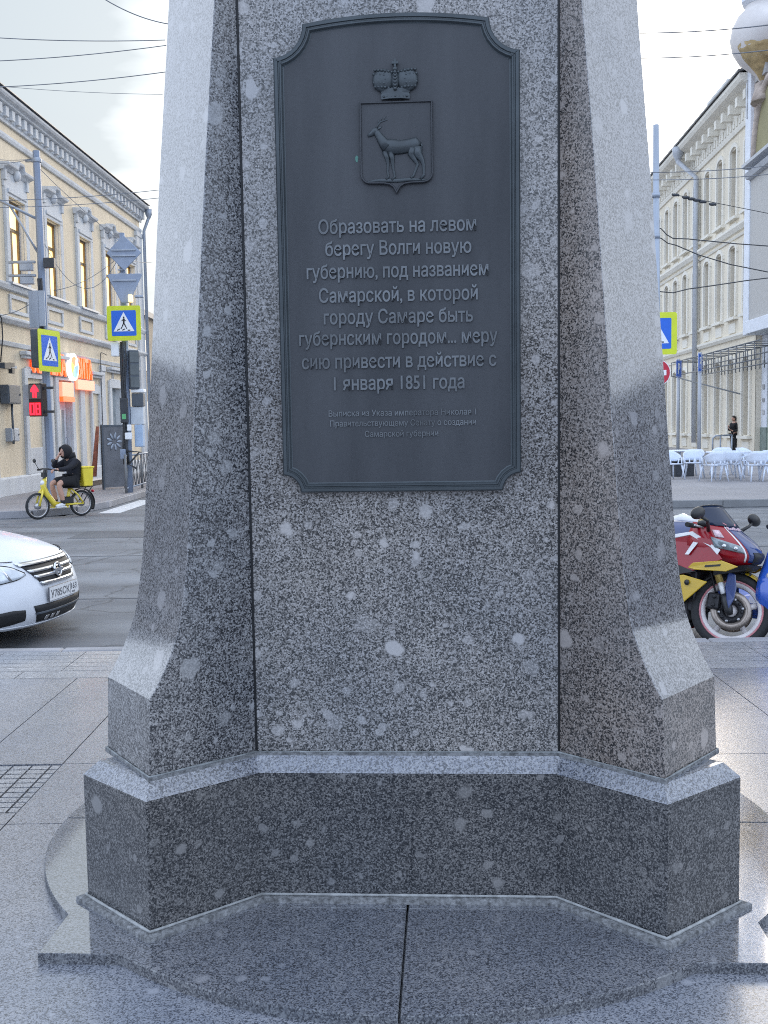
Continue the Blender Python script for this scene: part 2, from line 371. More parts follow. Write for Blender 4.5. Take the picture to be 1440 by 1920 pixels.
# plinth with bevelled coping
Qp=Vector((.8001,-1.0143)); Rp=Vector((1.0891,-.7544))
def plinth_plan(z,ins=0.0):
    q=[]
    P=Vector((p_+.002,-d_)); S=Vector((.72,-.41))
    base=[(-P.x,P.y),(P.x,P.y),(Qp.x,Qp.y),(Rp.x,Rp.y),(S.x,S.y),(S.x,-S.y),(Rp.x,-Rp.y),(Qp.x,-Qp.y),(P.x,-P.y),(-P.x,-P.y),(-Qp.x,-Qp.y),(-Rp.x,-Rp.y),(-S.x,-S.y),(-S.x,S.y),(-Rp.x,Rp.y),(-Qp.x,Qp.y)]
    return [Vector((x,y,z)) for x,y in offset_poly(base,ins)]
def offset_poly(pl,ins):
    n=len(pl); out=[]
    ar=sum(pl[i][0]*pl[(i+1)%n][1]-pl[(i+1)%n][0]*pl[i][1] for i in range(n))
    sg=1 if ar>0 else -1
    for i in range(n):
        a=Vector(pl[i-1]);b=Vector(pl[i]);c=Vector(pl[(i+1)%n])
        e1=(b-a).normalized();e2=(c-b).normalized()
        n1=Vector((-e1.y,e1.x))*sg;n2=Vector((-e2.y,e2.x))*sg
        m=(n1+n2); L=m.length
        if L<1e-6: m=n1
        else:
            m=m/L; k=max(.35,m.dot(n1)); m=m/k
        q=b+m*ins; out.append((q.x,q.y))
    return out
mb=MB(); mb.loft([plinth_plan(.012),plinth_plan(.438)]); mb.build('plinth',g_plinth,mon,bevel=.003,seg=1)
mb=MB(); mb.loft([plinth_plan(.4385),plinth_plan(.487,.039),plinth_plan(.489,.052)],caps=False); mb.add(plinth_plan(.489,.052),[tuple(range(16))])
mb.build('coping',g_cop,mon)
mb=MB(); mb.loft([plinth_plan(-.001,-.028),plinth_plan(.013,-.027),plinth_plan(.017,-.018)],caps=False); mb.add(plinth_plan(.017,-.018),[tuple(range(16))]); mb.build('skirting',m_mortar,mon)
def ring(z,ins,r):
    q=plinth_plan(z,ins); q=q+[q[0]]
    # subdivide so that the bead is a little uneven
    path=[]
    for a,b in zip(q,q[1:]):
        for k in range(8): path.append(a.lerp(b,k/8))
    path.append(q[0])
    mb=MB(); mb.tube(path,[r*random.uniform(.75,1.25) for _ in path],6); return mb
ring(.021,-.004,.0055).build('sealant_bead',m_caulk,mon)
def shaft_base(z,o):
    pts=[]
    t=.398
    P=P0+Vector((.0005,0));Q=P0+uu*t;Rr=P0+ww+uu*(t-.074);S=Vector((.66,-.38))
    base=[(-P.x,P.y),(P.x,P.y),(Q.x,Q.y),(Rr.x,Rr.y),(S.x,S.y),(S.x,-S.y),(Rr.x,-Rr.y),(Q.x,-Q.y),(P.x,-P.y),(-P.x,-P.y),(-Q.x,-Q.y),(-Rr.x,-Rr.y),(-S.x,-S.y),(-S.x,S.y),(-Rr.x,Rr.y),(-Q.x,Q.y)]
    return [Vector((x,y,z)) for x,y in offset_poly(base,-o)]
mb=MB(); mb.loft([shaft_base(.484,.006),shaft_base(.496,.006),shaft_base(.500,.001)],caps=False); mb.build('mortar_joint',m_mortar,mon)
q=shaft_base(.499,.003); q=q+[q[0]]
path=[]
for a,b in zip(q,q[1:]):
    for k in range(6): path.append(a.lerp(b,k/6))
path.append(q[0])
mb=MB(); mb.tube(path,[.0036*random.uniform(.7,1.3) for _ in path],6); mb.build('sealant_bead',mat('grey_sealant',(.20,.215,.22),.6,var=.4,scale=30),mon)
# lobed slab, cut in four quarters with open joints
ba,bb_,be=.8614,1.1215,1.4343
rad=(ba*ba+(be-bb_)**2)/(2*(be-bb_)); yc=-be+rad
def quarter(sx,sy):
    gap=.0035
    pts=[(gap,-gap)]
    a0=math.asin(ba/rad); N=16
    for k in range(N+1):
        w=a0*k/N; pts.append((max(gap,rad*math.sin(w)),yc-rad*math.cos(w)))
    pts.append((bb_,-bb_))
    for k in range(N+1):
        w=a0*(1-k/N); x=rad*math.sin(w); y=yc-rad*math.cos(w); pts.append((-y,-max(gap,x)))
    return [(x*sx,y*sy) for x,y in pts]
for sx in (-1,1):
    for sy in (1,-1):
        q=quarter(sx,sy); mb=MB(); mb.loft([[Vector((a,b,t)) for a,b in q] for t in (-.036,-.003)],1,caps=False)
        q2=offset_poly(q,.003); mb.loft([[Vector((a,b,-.003)) for a,b in q],[Vector((a,b,0)) for a,b in q2]],1,caps=False); mb.add([Vector((a,b,0)) for a,b in q2],[tuple(range(len(q2)))],0)
        mb.build('slab_quarter',[g_slab,m_edge],mon)

# ---------------------------------------------------------------- bronze memorial plaque
m_bronze = mat('patinated_bronze',(.062,.067,.075),.52,metal=.25,var=.34,scale=4.0,col2=(.028,.032,.038),bump=.05,bscale=60,streak=True)
m_rim    = mat('patinated_bronze_rim',(.056,.068,.076),.42,metal=.45,var=.22,scale=7)
m_letters   = mat('highlit_bronze_letters',(.130,.143,.155),.40,metal=.4,var=.30,scale=9)  # paler than the panel: edge highlights put into the letter colour
m_verd   = mat('verdigris_spot',(.08,.19,.16),.8,var=.3,scale=30)
plq = thing('memorial_plaque','dark patinated bronze plaque with deer shield, crown and raised Cyrillic inscription on the monument','plaque',
            tuple(Vector((MX,MY,SLABZ))+Matrix.Rotation(-MPHI,3,'Z')@Vector((-.004,-DS,-.021))),-MPHI); plq.scale=(1.0131,1,1.0131)
def arc_pts(c,r,a0,a1,n):
    return [(c[0]+r*math.cos(R(a0+(a1-a0)*k/n)),c[1]+r*math.sin(R(a0+(a1-a0)*k/n))) for k in range(n+1)]
out=[]
out+=[(-.326,1.381),(.326,1.381)]
out+=arc_pts((.384,1.381),.057,180,90,6)[1:]
out+=[(.386,2.744)]
out+=arc_pts((.392,2.852),.100,268,180,8)
NC=len(out)
top=[(x,2.8765-.024*(x/.291)**2) for x in [.291*(1-2*k/20) for k in range(1,20)]]
out+=top
L=[(-x,y) for x,y in reversed(out[2:NC])]
out+=L
def poff(ins): return offset_poly(out,ins)
def lv(ins,dep): return [Vector((x,-dep,z)) for x,z in poff(ins)]
mb=MB(); mb.loft([lv(0,0.0),lv(0,.026),lv(.004,.031),lv(.013,.031),lv(.015,.027),lv(.018,.027),lv(.020,.030),lv(.024,.030),lv(.029,.022),lv(.033,.020)],caps=False)
mb.build('rim',m_rim,plq)
mb=MB(); mb.add(lv(.022,.0205),[tuple(range(len(out)))]); mb.build('panel',m_bronze,plq)
PD=.0205
lines=[("Образовать на левом",-.2554,.2448,2.205),("берегу Волги новую",-.2346,.2291,2.136),("губернию, под названием",-.2959,.2823,2.0646),("Самарской, в которой",-.2581,.2481,1.9893),
("городу Самаре быть",-.2440,.2324,1.9205),("губернским городом... меру",-.3244,.3096,1.854),("сию привести в действие с",-.3174,.3057,1.7797),("1 января 1851 года",-.2154,.2036,1.7102)]
small=[("Выписка из Указа императора Николая 1",-.2343,.2403,1.6258),("Правительствующему Сенату о создании",-.2297,.2400,1.5933),("Самарской губернии",-.1182,.1186,1.5584)]
def pm(x,z,dep): return Matrix(((1,0,0,x),(0,0,-1,-dep),(0,1,0,z),(0,0,0,1)))
for i,(t,x0,x1,z) in enumerate(lines+small):
    big=i<8
    mb=MB(); text_into(mb,t,x1-x0,.0445 if big else .0195,pm((x0+x1)/2+.002,z,PD),.011 if big else .0055,offset=.014 if big else .012,cap_ratio=.728)
    mb.build('inscription_line',m_letters,plq)
# shield with raised rim
sh=[(-.1155,2.607),(.1125,2.607),(.1135,2.45)]
sh=[(.1135,2.6075),(-.1165,2.6075),(-.1165,2.40)]+[(-.1165+.030*(1-math.cos(R(w))),2.385-.030*math.sin(R(w))) for w in (0,25,50,70,90)]+[(-.045,2.354),(-.026,2.351),(-.014,2.343),(-.003,2.322),(.010,2.343),(.022,2.351),(.042,2.354)]+[(.1135-.030*(1-math.sin(R(w))),2.385-.030*math.cos(R(w))) for w in (0,25,50,70,90)]
def so(ins,dep): return [Vector((x,-dep,z)) for x,z in offset_poly(sh,ins)]
mb=MB(); mb.loft([so(0,PD-.002),so(.0005,PD+.011),so(.002,PD+.013),so(.0045,PD+.013),so(.007,PD+.007)],caps=False); mb.add(so(.007,PD+.007),[tuple(range(len(sh)))])
shield=mb.build('shield',m_bronze,plq)
# deer in relief (pixel sketch x,y of the photographed relief turned into metres)
def dx(px,py): return Vector(((px-556)/1192*.2985*1.04-.0035, 0, 2.7675-(py-90)/1920*.479*1.0))
def dz(px,py):
    x=(px-556)*(.2285/905)-.0030; z=2.6065-(py-640)*(.2525/1080); return Vector((x,-(PD+.008),z))
mb=MB()
def dt(pts,r,sq=.75): mb.tube([dz(a,b) for a,b in pts],[k*.000252 for k in r],10,sq=(1,sq,1))
dt([(385,1190),(440,1215),(520,1235),(620,1240),(720,1225),(800,1210),(850,1235)],[40,88,98,88,86,92,52],.62)          # trunk
dt([(455,1240),(400,1170),(355,1100),(320,1040),(300,1010)],[86,66,50,42,36],.7)                                     # neck
dt([(330,1000),(290,1020),(245,1060),(210,1085)],[34,42,30,17],.8)                                                   # head
dt([(330,1000),(350,985),(385,962)],[10,14,5],.8)                                                                      # ear
dt([(315,985),(340,935),(370,900),(420,885),(455,872)],[9,9,8,7,5],1); dt([(345,930),(340,890),(345,870)],[6,6,4],1); dt([(372,900),(375,865),(390,845)],[6,5,4],1); dt([(405,890),(420,850),(440,830)],[6,5,3],1)
dt([(420,1290),(445,1380),(455,1460),(448,1560),(462,1620),(430,1660)],[44,30,18,15,14,18],.9)
dt([(490,1300),(510,1390),(512,1470),(528,1570),(540,1625),(500,1672)],[48,32,20,16,15,20],.9)
dt([(770,1260),(745,1340),(800,1430),(825,1470),(790,1570),(775,1615),(740,1650)],[70,44,28,20,15,15,18],.9)
dt([(820,1250),(830,1340),(880,1420),(898,1480),(900,1580),(905,1610),(860,1665)],[70,56,34,22,17,16,20],.9)
dt([(858,1200),(880,1230),(872,1275)],[16,14,6],1)
dt([(160,1690),(330,1672),(560,1680),(720,1668),(960,1680)],[10,22,26,22,10],.5)
mb.build('deer',m_rim,shield)
# imperial crown
mb=MB()
cxw=-.0025
for sx in (-1,1):
    mb.ell((cxw+sx*.036,-(PD+.006),2.672),(.036,.016,.036),16,10,rot=Matrix.Rotation(sx*R(18),3,'Y'))
    for r_ in range(5):
        for c_ in range(6):
            bx=cxw+sx*(.010+c_*.0105+(r_%2)*.004); bz=2.645+r_*.0125+c_*.0015
            if abs(bx-cxw)<.072: mb.ell((bx,-(PD+.019-.0035*abs(c_-2.3)),bz),(.0052,.0052,.0050),6,5)
for k in range(6): mb.ell((cxw,-(PD+.022),2.642+k*.010),(.0058,.006,.0056),8,6)
mb.ell((cxw,-(PD+.012),2.668),(.011,.012,.034),10,8)
mb.loft([[Vector((cxw+x*s1,-(PD+y_),z)) for x,y_ in ((-.044,0),(-.044,.008),(-.02,.018),(.02,.018),(.044,.008),(.044,0))] for z,s1 in ((2.614,1.0),(2.626,1.03),(2.632,.98),(2.645,1.15))])
for k in range(7): mb.ell((cxw-.036+k*.012,-(PD+.012+.005*(1-abs(k-3)/3)),2.621),(.0042,.004,.0032),6,5)
mb.ell((cxw,-(PD+.012),2.704),(.008,.008,.008),8,6)
mb.bb(cxw-.0032,cxw+.0032,-(PD+.014),-(PD+.004),2.708,2.735); mb.bb(cxw-.010,cxw+.010,-(PD+.0145),-(PD+.0045),2.720,2.727)
mb.build('crown',m_rim,plq)
mb=MB(); mb.add([Vector((-.128+math.cos(w)*.006*random.uniform(.6,1.2),-(PD+.0012),2.435+math.sin(w)*.010*random.uniform(.6,1.2))) for w in [k*.63 for k in range(10)]],[tuple(range(10))]); mb.build('verdigris_patch',m_verd,plq)
# ---------------------------------------------------------------- ground, road, pavements
def noise_ground(name,c,rough,var=.25,scale=.6,fine=60,spec=.4,bump=.25,road=False,drip=False):
    m=bpy.data.materials.new(name); m.use_nodes=True
    n,l=m.node_tree.nodes,m.node_tree.links; b=n['Principled BSDF']
    tc=n.new('ShaderNodeTexCoord'); a=n.new('ShaderNodeTexNoise'); a.inputs['Scale'].default_value=scale; a.inputs['Detail'].default_value=8; a.inputs['Roughness'].default_value=.62
    l.new(tc.outputs['Object'],a.inputs['Vector'])
    f=n.new('ShaderNodeTexNoise'); f.inputs['Scale'].default_value=fine; f.inputs['Detail'].default_value=3; l.new(tc.outputs['Object'],f.inputs['Vector'])
    mx=n.new('ShaderNodeMath'); mx.operation='MULTIPLY_ADD'; mx.inputs[1].default_value=.45; l.new(f.outputs['Fac'],mx.inputs[0]); l.new(a.outputs['Fac'],mx.inputs[2])
    r=n.new('ShaderNodeValToRGB'); r.color_ramp.elements[0].position=.48; r.color_ramp.elements[1].position=.95
    r.color_ramp.elements[0].color=(*[x*(1-var) for x in c],1); r.color_ramp.elements[1].color=(*[x*(1+var) for x in c],1)
    l.new(mx.outputs[0],r.inputs['Fac']); col_=r.outputs['Color']
    if drip:                     # rain streaks and patched plaster
        mp=n.new('ShaderNodeMapping'); mp.inputs['Scale'].default_value=(2.2,2.2,.22); l.new(tc.outputs['Object'],mp.inputs['Vector'])
        tn=n.new('ShaderNodeTexNoise'); tn.inputs['Scale'].default_value=1.6; tn.inputs['Detail'].default_value=6; l.new(mp.outputs['Vector'],tn.inputs['Vector'])
        tr=n.new('ShaderNodeValToRGB'); tr.color_ramp.elements[0].position=.34; tr.color_ramp.elements[0].color=(.90,.90,.91,1); tr.color_ramp.elements[1].position=.62; tr.color_ramp.elements[1].color=(1.03,1.03,1.02,1); l.new(tn.outputs['Fac'],tr.inputs['Fac'])
        v1=n.new('ShaderNodeMix'); v1.data_type='RGBA'; v1.blend_type='MULTIPLY'; v1.inputs['Factor'].default_value=1; l.new(col_,v1.inputs['A']); l.new(tr.outputs['Color'],v1.inputs['B']); col_=v1.outputs['Result']
    if road:                     # tyre-polished tracks, drips of oil, hairline cracks
        mp=n.new('ShaderNodeMapping'); mp.inputs['Scale'].default_value=(.10,1.5,1); l.new(tc.outputs['Object'],mp.inputs['Vector'])
        tn=n.new('ShaderNodeTexNoise'); tn.inputs['Scale'].default_value=1.1; tn.inputs['Detail'].default_value=5; l.new(mp.outputs['Vector'],tn.inputs['Vector'])
        tr=n.new('ShaderNodeValToRGB'); tr.color_ramp.elements[0].position=.36; tr.color_ramp.elements[0].color=(.74,.74,.75,1); tr.color_ramp.elements[1].position=.62; tr.color_ramp.elements[1].color=(1.12,1.12,1.11,1); l.new(tn.outputs['Fac'],tr.inputs['Fac'])
        dn=n.new('ShaderNodeTexNoise'); dn.inputs['Scale'].default_value=1.3; dn.inputs['Detail'].default_value=4; l.new(tc.outputs['Object'],dn.inputs['Vector'])
        dv=n.new('ShaderNodeVectorMath'); dv.operation='MULTIPLY_ADD'; dv.inputs[1].default_value=(.9,.9,0); l.new(dn.outputs['Color'],dv.inputs[0]); l.new(tc.outputs['Object'],dv.inputs[2])
        cv=n.new('ShaderNodeTexVoronoi'); cv.feature='DISTANCE_TO_EDGE'; cv.inputs['Scale'].default_value=.42; l.new(dv.outputs['Vector'],cv.inputs['Vector'])
        cr=n.new('ShaderNodeMapRange'); cr.inputs['From Max'].default_value=.010; cr.inputs['To Min'].default_value=.55; cr.inputs['To Max'].default_value=1; l.new(cv.outputs['Distance'],cr.inputs['Value'])
        ov=n.new('ShaderNodeTexNoise'); ov.inputs['Scale'].default_value=2.6; ov.inputs['Detail'].default_value=2; l.new(tc.outputs['Object'],ov.inputs['Vector'])
        orr=n.new('ShaderNodeMapRange'); orr.inputs['From Min'].default_value=.26; orr.inputs['From Max'].default_value=.36; orr.inputs['To Min'].default_value=.62; orr.inputs['To Max'].default_value=1; l.new(ov.outputs['Fac'],orr.inputs['Value'])
        m1=n.new('ShaderNodeMath'); m1.operation='MULTIPLY'; l.new(cr.outputs['Result'],m1.inputs[0]); l.new(orr.outputs['Result'],m1.inputs[1])
        v1=n.new('ShaderNodeMix'); v1.data_type='RGBA'; v1.blend_type='MULTIPLY'; v1.inputs['Factor'].default_value=1; l.new(col_,v1.inputs['A']); l.new(tr.outputs['Color'],v1.inputs['B'])
        v2=n.new('ShaderNodeVectorMath'); v2.operation='SCALE'; l.new(v1.outputs['Result'],v2.inputs[0]); l.new(m1.outputs[0],v2.inputs['Scale']); col_=v2.outputs['Vector']
    l.new(col_,b.inputs['Base Color'])
    mr=n.new('ShaderNodeMapRange'); mr.inputs['To Min'].default_value=rough*.8; mr.inputs['To Max'].default_value=min(1,rough*1.25); l.new(a.outputs['Fac'],mr.inputs['Value']); l.new(mr.outputs['Result'],b.inputs['Roughness'])
    bp=n.new('ShaderNodeBump'); bp.inputs['Strength'].default_value=bump; bp.inputs['Distance'].default_value=.004; l.new(f.outputs['Fac'],bp.inputs['Height']); l.new(bp.outputs['Normal'],b.inputs['Normal'])
    b.inputs['Specular IOR Level'].default_value=spec
    return m
m_asph=noise_ground('asphalt',(.158,.166,.180),.62,var=.30,scale=.9,fine=70,road=True)
m_asph2=noise_ground('asphalt_patch',(.105,.11,.12),.6,var=.2,scale=.9,fine=70)
m_earth=noise_ground('far_ground',(.16,.16,.16),.9)
m_pave=granite('pavement_granite', dark=(.055,.062,.078), mid=(.195,.208,.238), light=(.36,.37,.40), rough=.4, pheno=.18, cior=1.9, crough=.27, stain=.26, dark_at=.39)
m_paved=granite('pavement_granite_dull', dark=(.07,.072,.08), mid=(.29,.295,.305), light=(.44,.44,.45), rough=.5, pheno=.2, dark_at=.39, cior=1.5, crough=.4, stain=.3)
m_kerb=noise_ground('kerb_granite',(.26,.26,.275),.6,var=.3,scale=2,fine=90)
m_tile=noise_ground('pavement_tiles',(.27,.26,.265),.7,var=.16,scale=.7,fine=40)
m_white=mat('road_paint',(.62,.63,.64),.6,var=.2,scale=9)
mb=MB(); mb.add([(-700,-300,-.03),(700,-300,-.03),(700,1500,-.03),(-700,1500,-.03)],[(0,1,2,3)]); struct(mb.build('ground',m_earth))
mb=MB(); mb.add([(-90,7.5,0),(90,7.5,0),(90,21.9,0),(-90,21.9,0)],[(0,1,2,3)]); struct(mb.build('road',m_asph))
mb=MB(); mb.add([(-6.6,21.9,0),(5.3,21.9,0),(5.9,400,0),(-6.0,400,0)],[(0,1,2,3)]); struct(mb.build('side_street',m_asph))
# repaired strips in the asphalt, a few mm proud
mb=MB()
for y0,y1,x0,x1 in ((14.9,14.96,-30,30),(11.15,11.19,-30,30),(17.4,18.6,-5.2,-1.0)):
    mb.bb(x0,x1,y0,y1,0.0005,.004)
struct(mb.build('road_seams',m_asph2))
# near plaza pavement: kerb, ribbed strip, plain band, large slabs
mb=MB(); mb.bb(-20,20,-8,7.74,-.05,PAVZ-.022); struct(mb.build('pavement_bed',m_joint))
mb=MB()
x=-60
while x<60:
    mb.bb(x+.004,x+1.196,7.75,7.87,-.02,PAVZ+.004); x+=1.2
o=struct(mb.build('kerb',m_kerb,bevel=.012)); 

mb=MB()
for r_ in range(5):
    y0=7.735-.125*(r_+1); x=-40-.1*(r_%1)
    while x<40:
        mb.bb(x+.003,x+.597,y0+.004,y0+.121,PAVZ-.03,PAVZ); x+=.6
struct(mb.build('ribbed_paving',m_paved))
mb=MB(); x=-40.25
while x<40:
    mb.bb(x+.003,x+.897,6.905,7.105,PAVZ-.03,PAVZ); x+=.9
struct(mb.build('paving_band',m_paved))
mb=MB(); mb.bb(-90,-20,-60,7.74,-.05,PAVZ); mb.bb(20,90,-60,7.74,-.05,PAVZ); mb.bb(-20,20,-60,-8.0,-.05,PAVZ); struct(mb.build('plaza',m_tile))
# large slabs, left out of the sett panel
def slab_rows():
    mb=MB(); g=.003
    rows=[(6.90,5.70-.6),(5.10,4.31),(4.31,2.6),(2.6,.6),(.6,-1.5),(-1.5,-4),(-4,-8)]
    cols=[-20,-16,-12,-9,-7.2,-5.4,-3.8,-2.03,-1.59,.25,2.10,3.6,5.2,7,9,12,16,20]
    # first row uses joints seen beside the monument
    for r_,(y1,y0) in enumerate(rows):
        for a,b in zip(cols,cols[1:]):
            if r_==0 and (a,b)==(-2.03,-1.59): mb.bb(a+g,b-g,y0+g,y1-g,PAVZ-.03,PAVZ); continue
            if r_==0 and b==-2.03:
                mb.bb(a+g,b-g,y0+g,y1-g,PAVZ-.03,PAVZ); continue
            if r_==1 and (a,b) in ((-2.03,-1.59),(-3.8,-2.03)): 
                mb.bb(a+g,b-g,y0+g,4.44-g,PAVZ-.03,PAVZ); continue
            if r_==0 and a>=2.0:
                ym=6.30
                mb.bb(a+g,b-g,y0+g,ym-g*.3,PAVZ-.03,PAVZ); mb.bb(a+g,b-g,ym+g*.3,y1-g,PAVZ-.03,PAVZ); continue
            mb.bb(a+g,b-g,y0+g,y1-g,PAVZ-.03,PAVZ)
    return mb
struct(slab_rows().build('plaza_paving',m_pave))
# panel of small setts with wide dark joints
mb=MB(); x=-3.8
while x<-1.60:
    y=4.45; k=0
    while y<5.05:
        mb.bb(x+.004,min(x+.088,-1.594),y+.004,y+.056,PAVZ-.03,PAVZ-.002); y+=.064
    x+=.094
struct(mb.build('sett_paving',m_paved))
# far pavements
def far_pav(poly,name):
    mb=MB(); mb.prism(poly,lambda a,b,t:Vector((a,b,t)),-.02,.15); return struct(mb.build(name,m_tile,bevel=.015))
far_pav([(-90,21.35),(-8.2,21.35),(-7.2,21.75),(-6.6,22.5),(-6.35,24.0),(-6.3,60),(-6.0,400),(-90,400)],'far_pavement_left')
far_pav([(5.4,21.75),(90,21.35),(90,400),(6.2,400)],'far_pavement_right')
mb=MB(); x=5.5
while x<60:
    mb.bb(x+.005,x+1.395,-.12,0,0,.156); x+=1.4
o=struct(mb.build('far_kerb_right',noise_ground('kerb_concrete',(.20,.205,.21),.75,var=.25,scale=2,fine=60),bevel=.01)); o.location=(0,21.78,0); o.rotation_euler=(0,0,-.0047)
mb=MB()
pts=[(-60,21.33),(-8.2,21.33),(-7.2,21.72),(-6.56,22.48),(-6.31,24.0),(-6.26,40)]
for a,b in zip(pts,pts[1:]):
    a=Vector((*a,0));b=Vector((*b,0)); d=(b-a); n=max(1,int(d.length/1.2)); w=d.normalized(); nn=Vector((w.y,-w.x,0))*.10
    for k in range(n):
        p=a+d*(k/n); q=a+d*((k+1)/n)-w*.006
        mb.loft([[p,q,q+nn,p+nn],[Vector((v.x,v.y,.154)) for v in (p,q,q+nn,p+nn)]])
struct(mb.build('far_kerb_left',m_kerb,bevel=.01))
# zebra crossing of the side street
mb=MB()
for k in range(11):
    x0=-6.05+k*1.02; mb.bb(x0,x0+.46,22.5-.05*k*0,26.4,.0005,.005)
struct(mb.build('zebra_markings',m_white))

# low houses round the square, outside the picture (they show in the polished stone)
m_oth=noise_ground('weathered_plaster',(.30,.27,.24),.9,var=.2,scale=.5,fine=6); m_oth2=noise_ground('weathered_brick',(.20,.15,.13),.9,var=.25,scale=.6,fine=6)
def plain_house(label,x,y,w,d,h,rz,m):
    o=thing('street_house',label,'building',(x,y,0),rz,'houses round the square')
    mb=MB(); mb.bb(-w/2,w/2,0,d,-.05,h); mb.build('wall',m,o)
    mb=MB(); mb.loft([[Vector((s,-.5,h)),Vector((s,d/2,h+2.4)),Vector((s,d+.5,h))] for s in (-w/2-.4,w/2+.4)]); mb.build('roof',m_rf,o)
    k=-w/2+1.4
    while k<w/2-1.2:
        for z in (1.2,4.9):
            if z+2.2<h+.2: mb=MB(); mb.bb(k,k+1.1,-.04,.05,z,z+2.1); mb.build('window',m_win,o)
        k+=2.9
    return o
m_rf=mat('dull_roof',(.12,.12,.125),.8,var=.2,scale=2); m_win=mat('house_pane',(.04,.05,.06),.1,var=.3,scale=1)

for k,(x,y,w,d,h,rz,lab) in enumerate(((-30,25.2,24,11,5.4,0,'plain brown house left of the cream building along the main road'),(-58,25.2,26,11,5.0,0,'long low house at the far left of the main road'),
        (44,29,34,12,8.6,0,'brown house right of the corner building along the main road'),(80,29,30,12,8,0,'low house at the far right of the main road'),
        (-38,-58,34,12,6.5,math.pi,'wide house across the square behind the viewer, left'),(0,-62,36,12,7,math.pi,'wide house across the square directly behind the viewer'),(40,-58,34,12,6.5,math.pi,'wide house across the square behind the viewer, right'))):
    plain_house(lab,x,y,w,d,h,rz,(m_oth,m_oth2)[k%2])
# ---------------------------------------------------------------- facades
def wall_skin(mb, s0,s1,z0,z1, holes, dep=.28, mi=0, ri=0):
    ss=sorted({s0,s1,*[h[0] for h in holes],*[h[1] for h in holes]}); zs=sorted({z0,z1,*[h[2] for h in holes],*[h[3] for h in holes]})
    ss=[s for s in ss if s0<=s<=s1]; zs=[z for z in zs if z0<=z<=z1]
    for a,b in zip(ss,ss[1:]):
        for c,d in zip(zs,zs[1:]):
            ms,mz=(a+b)/2,(c+d)/2
            if any(h[0]<ms<h[1] and h[2]<mz<h[3] for h in holes): continue
            mb.add([(a,0,c),(b,0,c),(b,0,d),(a,0,d)],[(0,1,2,3)],mi)
    for h in holes:
        a,b,c,d=h[:4]
        mb.add([(a,0,c),(a,dep,c),(a,dep,d),(a,0,d)],[(0,1,2,3)],ri); mb.add([(b,0,c),(b,dep,c),(b,dep,d),(b,0,d)],[(0,1,2,3)],ri)
        mb.add([(a,0,d),(b,0,d),(b,dep,d),(a,dep,d)],[(0,1,2,3)],ri); mb.add([(a,0,c),(b,0,c),(b,dep,c),(a,dep,c)],[(0,1,2,3)],mi)
def extr(mb, prof, s0, s1, mi=0):           # profile of (out, z), run along the facade
    mb.loft([[Vector((s,-o,z)) for o,z in prof] for s in (s0,s1)],mi)

m_cream = noise_ground('cream_plaster',(.71,.605,.45),.85,var=.09,scale=1.3,fine=12,bump=.04,drip=True)
m_trimw = noise_ground('grey_white_trim',(.57,.585,.60),.8,var=.12,scale=1.1,fine=12,bump=.05,drip=True)
m_trimd = mat('weathered_trim',(.40,.40,.40),.85,var=.3,scale=3)
m_brownf= mat('brown_window_frame',(.16,.105,.05),.6,var=.3,scale=8)
m_lit   = mat('lit_curtain',(.70,.55,.28),.6,var=.35,scale=1.5,streak=True,emit=(1.0,.72,.30),estr=1.05)
m_glass = mat('dark_pane',(.05,.065,.08),.08,var=.3,scale=1,spec=.8)
m_paneg = mat('pale_pane',(.30,.33,.34),.12,var=.25,scale=2,spec=.7)
m_roof  = mat('grey_sheet_roof',(.20,.205,.215),.5,metal=.3,var=.25,scale=2)
m_steel = mat('galvanised_steel',(.33,.37,.43),.45,metal=.35,var=.18,scale=4,streak=True)
m_pole  = mat('grey_blue_pole_paint',(.22,.27,.36),.5,var=.18,scale=4,streak=True)
m_darkm = mat('dark_metal',(.035,.04,.048),.45,var=.3,scale=8)
m_cable = mat('cable_rubber',(.05,.053,.058),.7,var=.2)
m_dkgrey= mat('dark_grey_paint',(.075,.09,.11),.45,var=.2,scale=6)
m_door  = mat('white_door',(.62,.64,.68),.4,var=.08,scale=4)

LO=Vector((-9.47,26.0,.15)); LD=Vector((.030,1,0)).normalized()
lb=thing('cream_building','two storey cream plaster building with white window surrounds and lit upper windows','building',LO,math.atan2(LD.y,LD.x))
S0,S1=-4.2,14.8
bays=[-.75,2.05,4.85,7.75,10.5,13.1]
up=[(b-.55,b+.55,5.37,7.5) for b in bays]
grd=[(4.75,5.9,.12,3.05),(10.15,11.25,.95,3.0)]
mb=MB(); wall_skin(mb,S0,S1,-.05,9.40,up+grd,ri=1)
mb.bb(S0,S0+.02,0.02,11,-.05,9.45); mb.bb(S1-.02,S1,0.02,11,-.05,9.45); mb.bb(S0,S1,10.9,11,-.05,9.45); mb.bb(S0+.05,S1-.05,.6,10.8,.0,9.3)
mb.build('wall',[m_cream,m_trimw],lb)
mb=MB()
extr(mb,[(0,9.32),(.07,9.32),(.07,9.40),(.10,9.42),(.10,9.68),(.24,9.71),(.24,9.76),(.34,9.79),(.38,9.84),(.38,9.90),(0,9.90)],S0-.1,S1+.1)
s=S0
while s<S1-.1: mb.bb(s,s+.20,-.19,-.10,9.43,9.68); s+=.42
extr(mb,[(0,8.90),(.06,8.90),(.09,8.98),(.09,9.05),(0,9.06)],S0,S1)
mb.build('cornice',m_trimw,lb,bevel=.01)
mb=MB(); extr(mb,[(-5.4,11.2),(.43,9.925),(.43,9.945),(-5.4,11.3),(-11.2,9.95),(-11.2,9.92)],S0-.15,S1+.15); mb.build('roof',m_roof,lb)
mb=MB()
extr(mb,[(0,5.14),(.10,5.16),(.14,5.26),(.14,5.31),(0,5.33)],S0,S1)
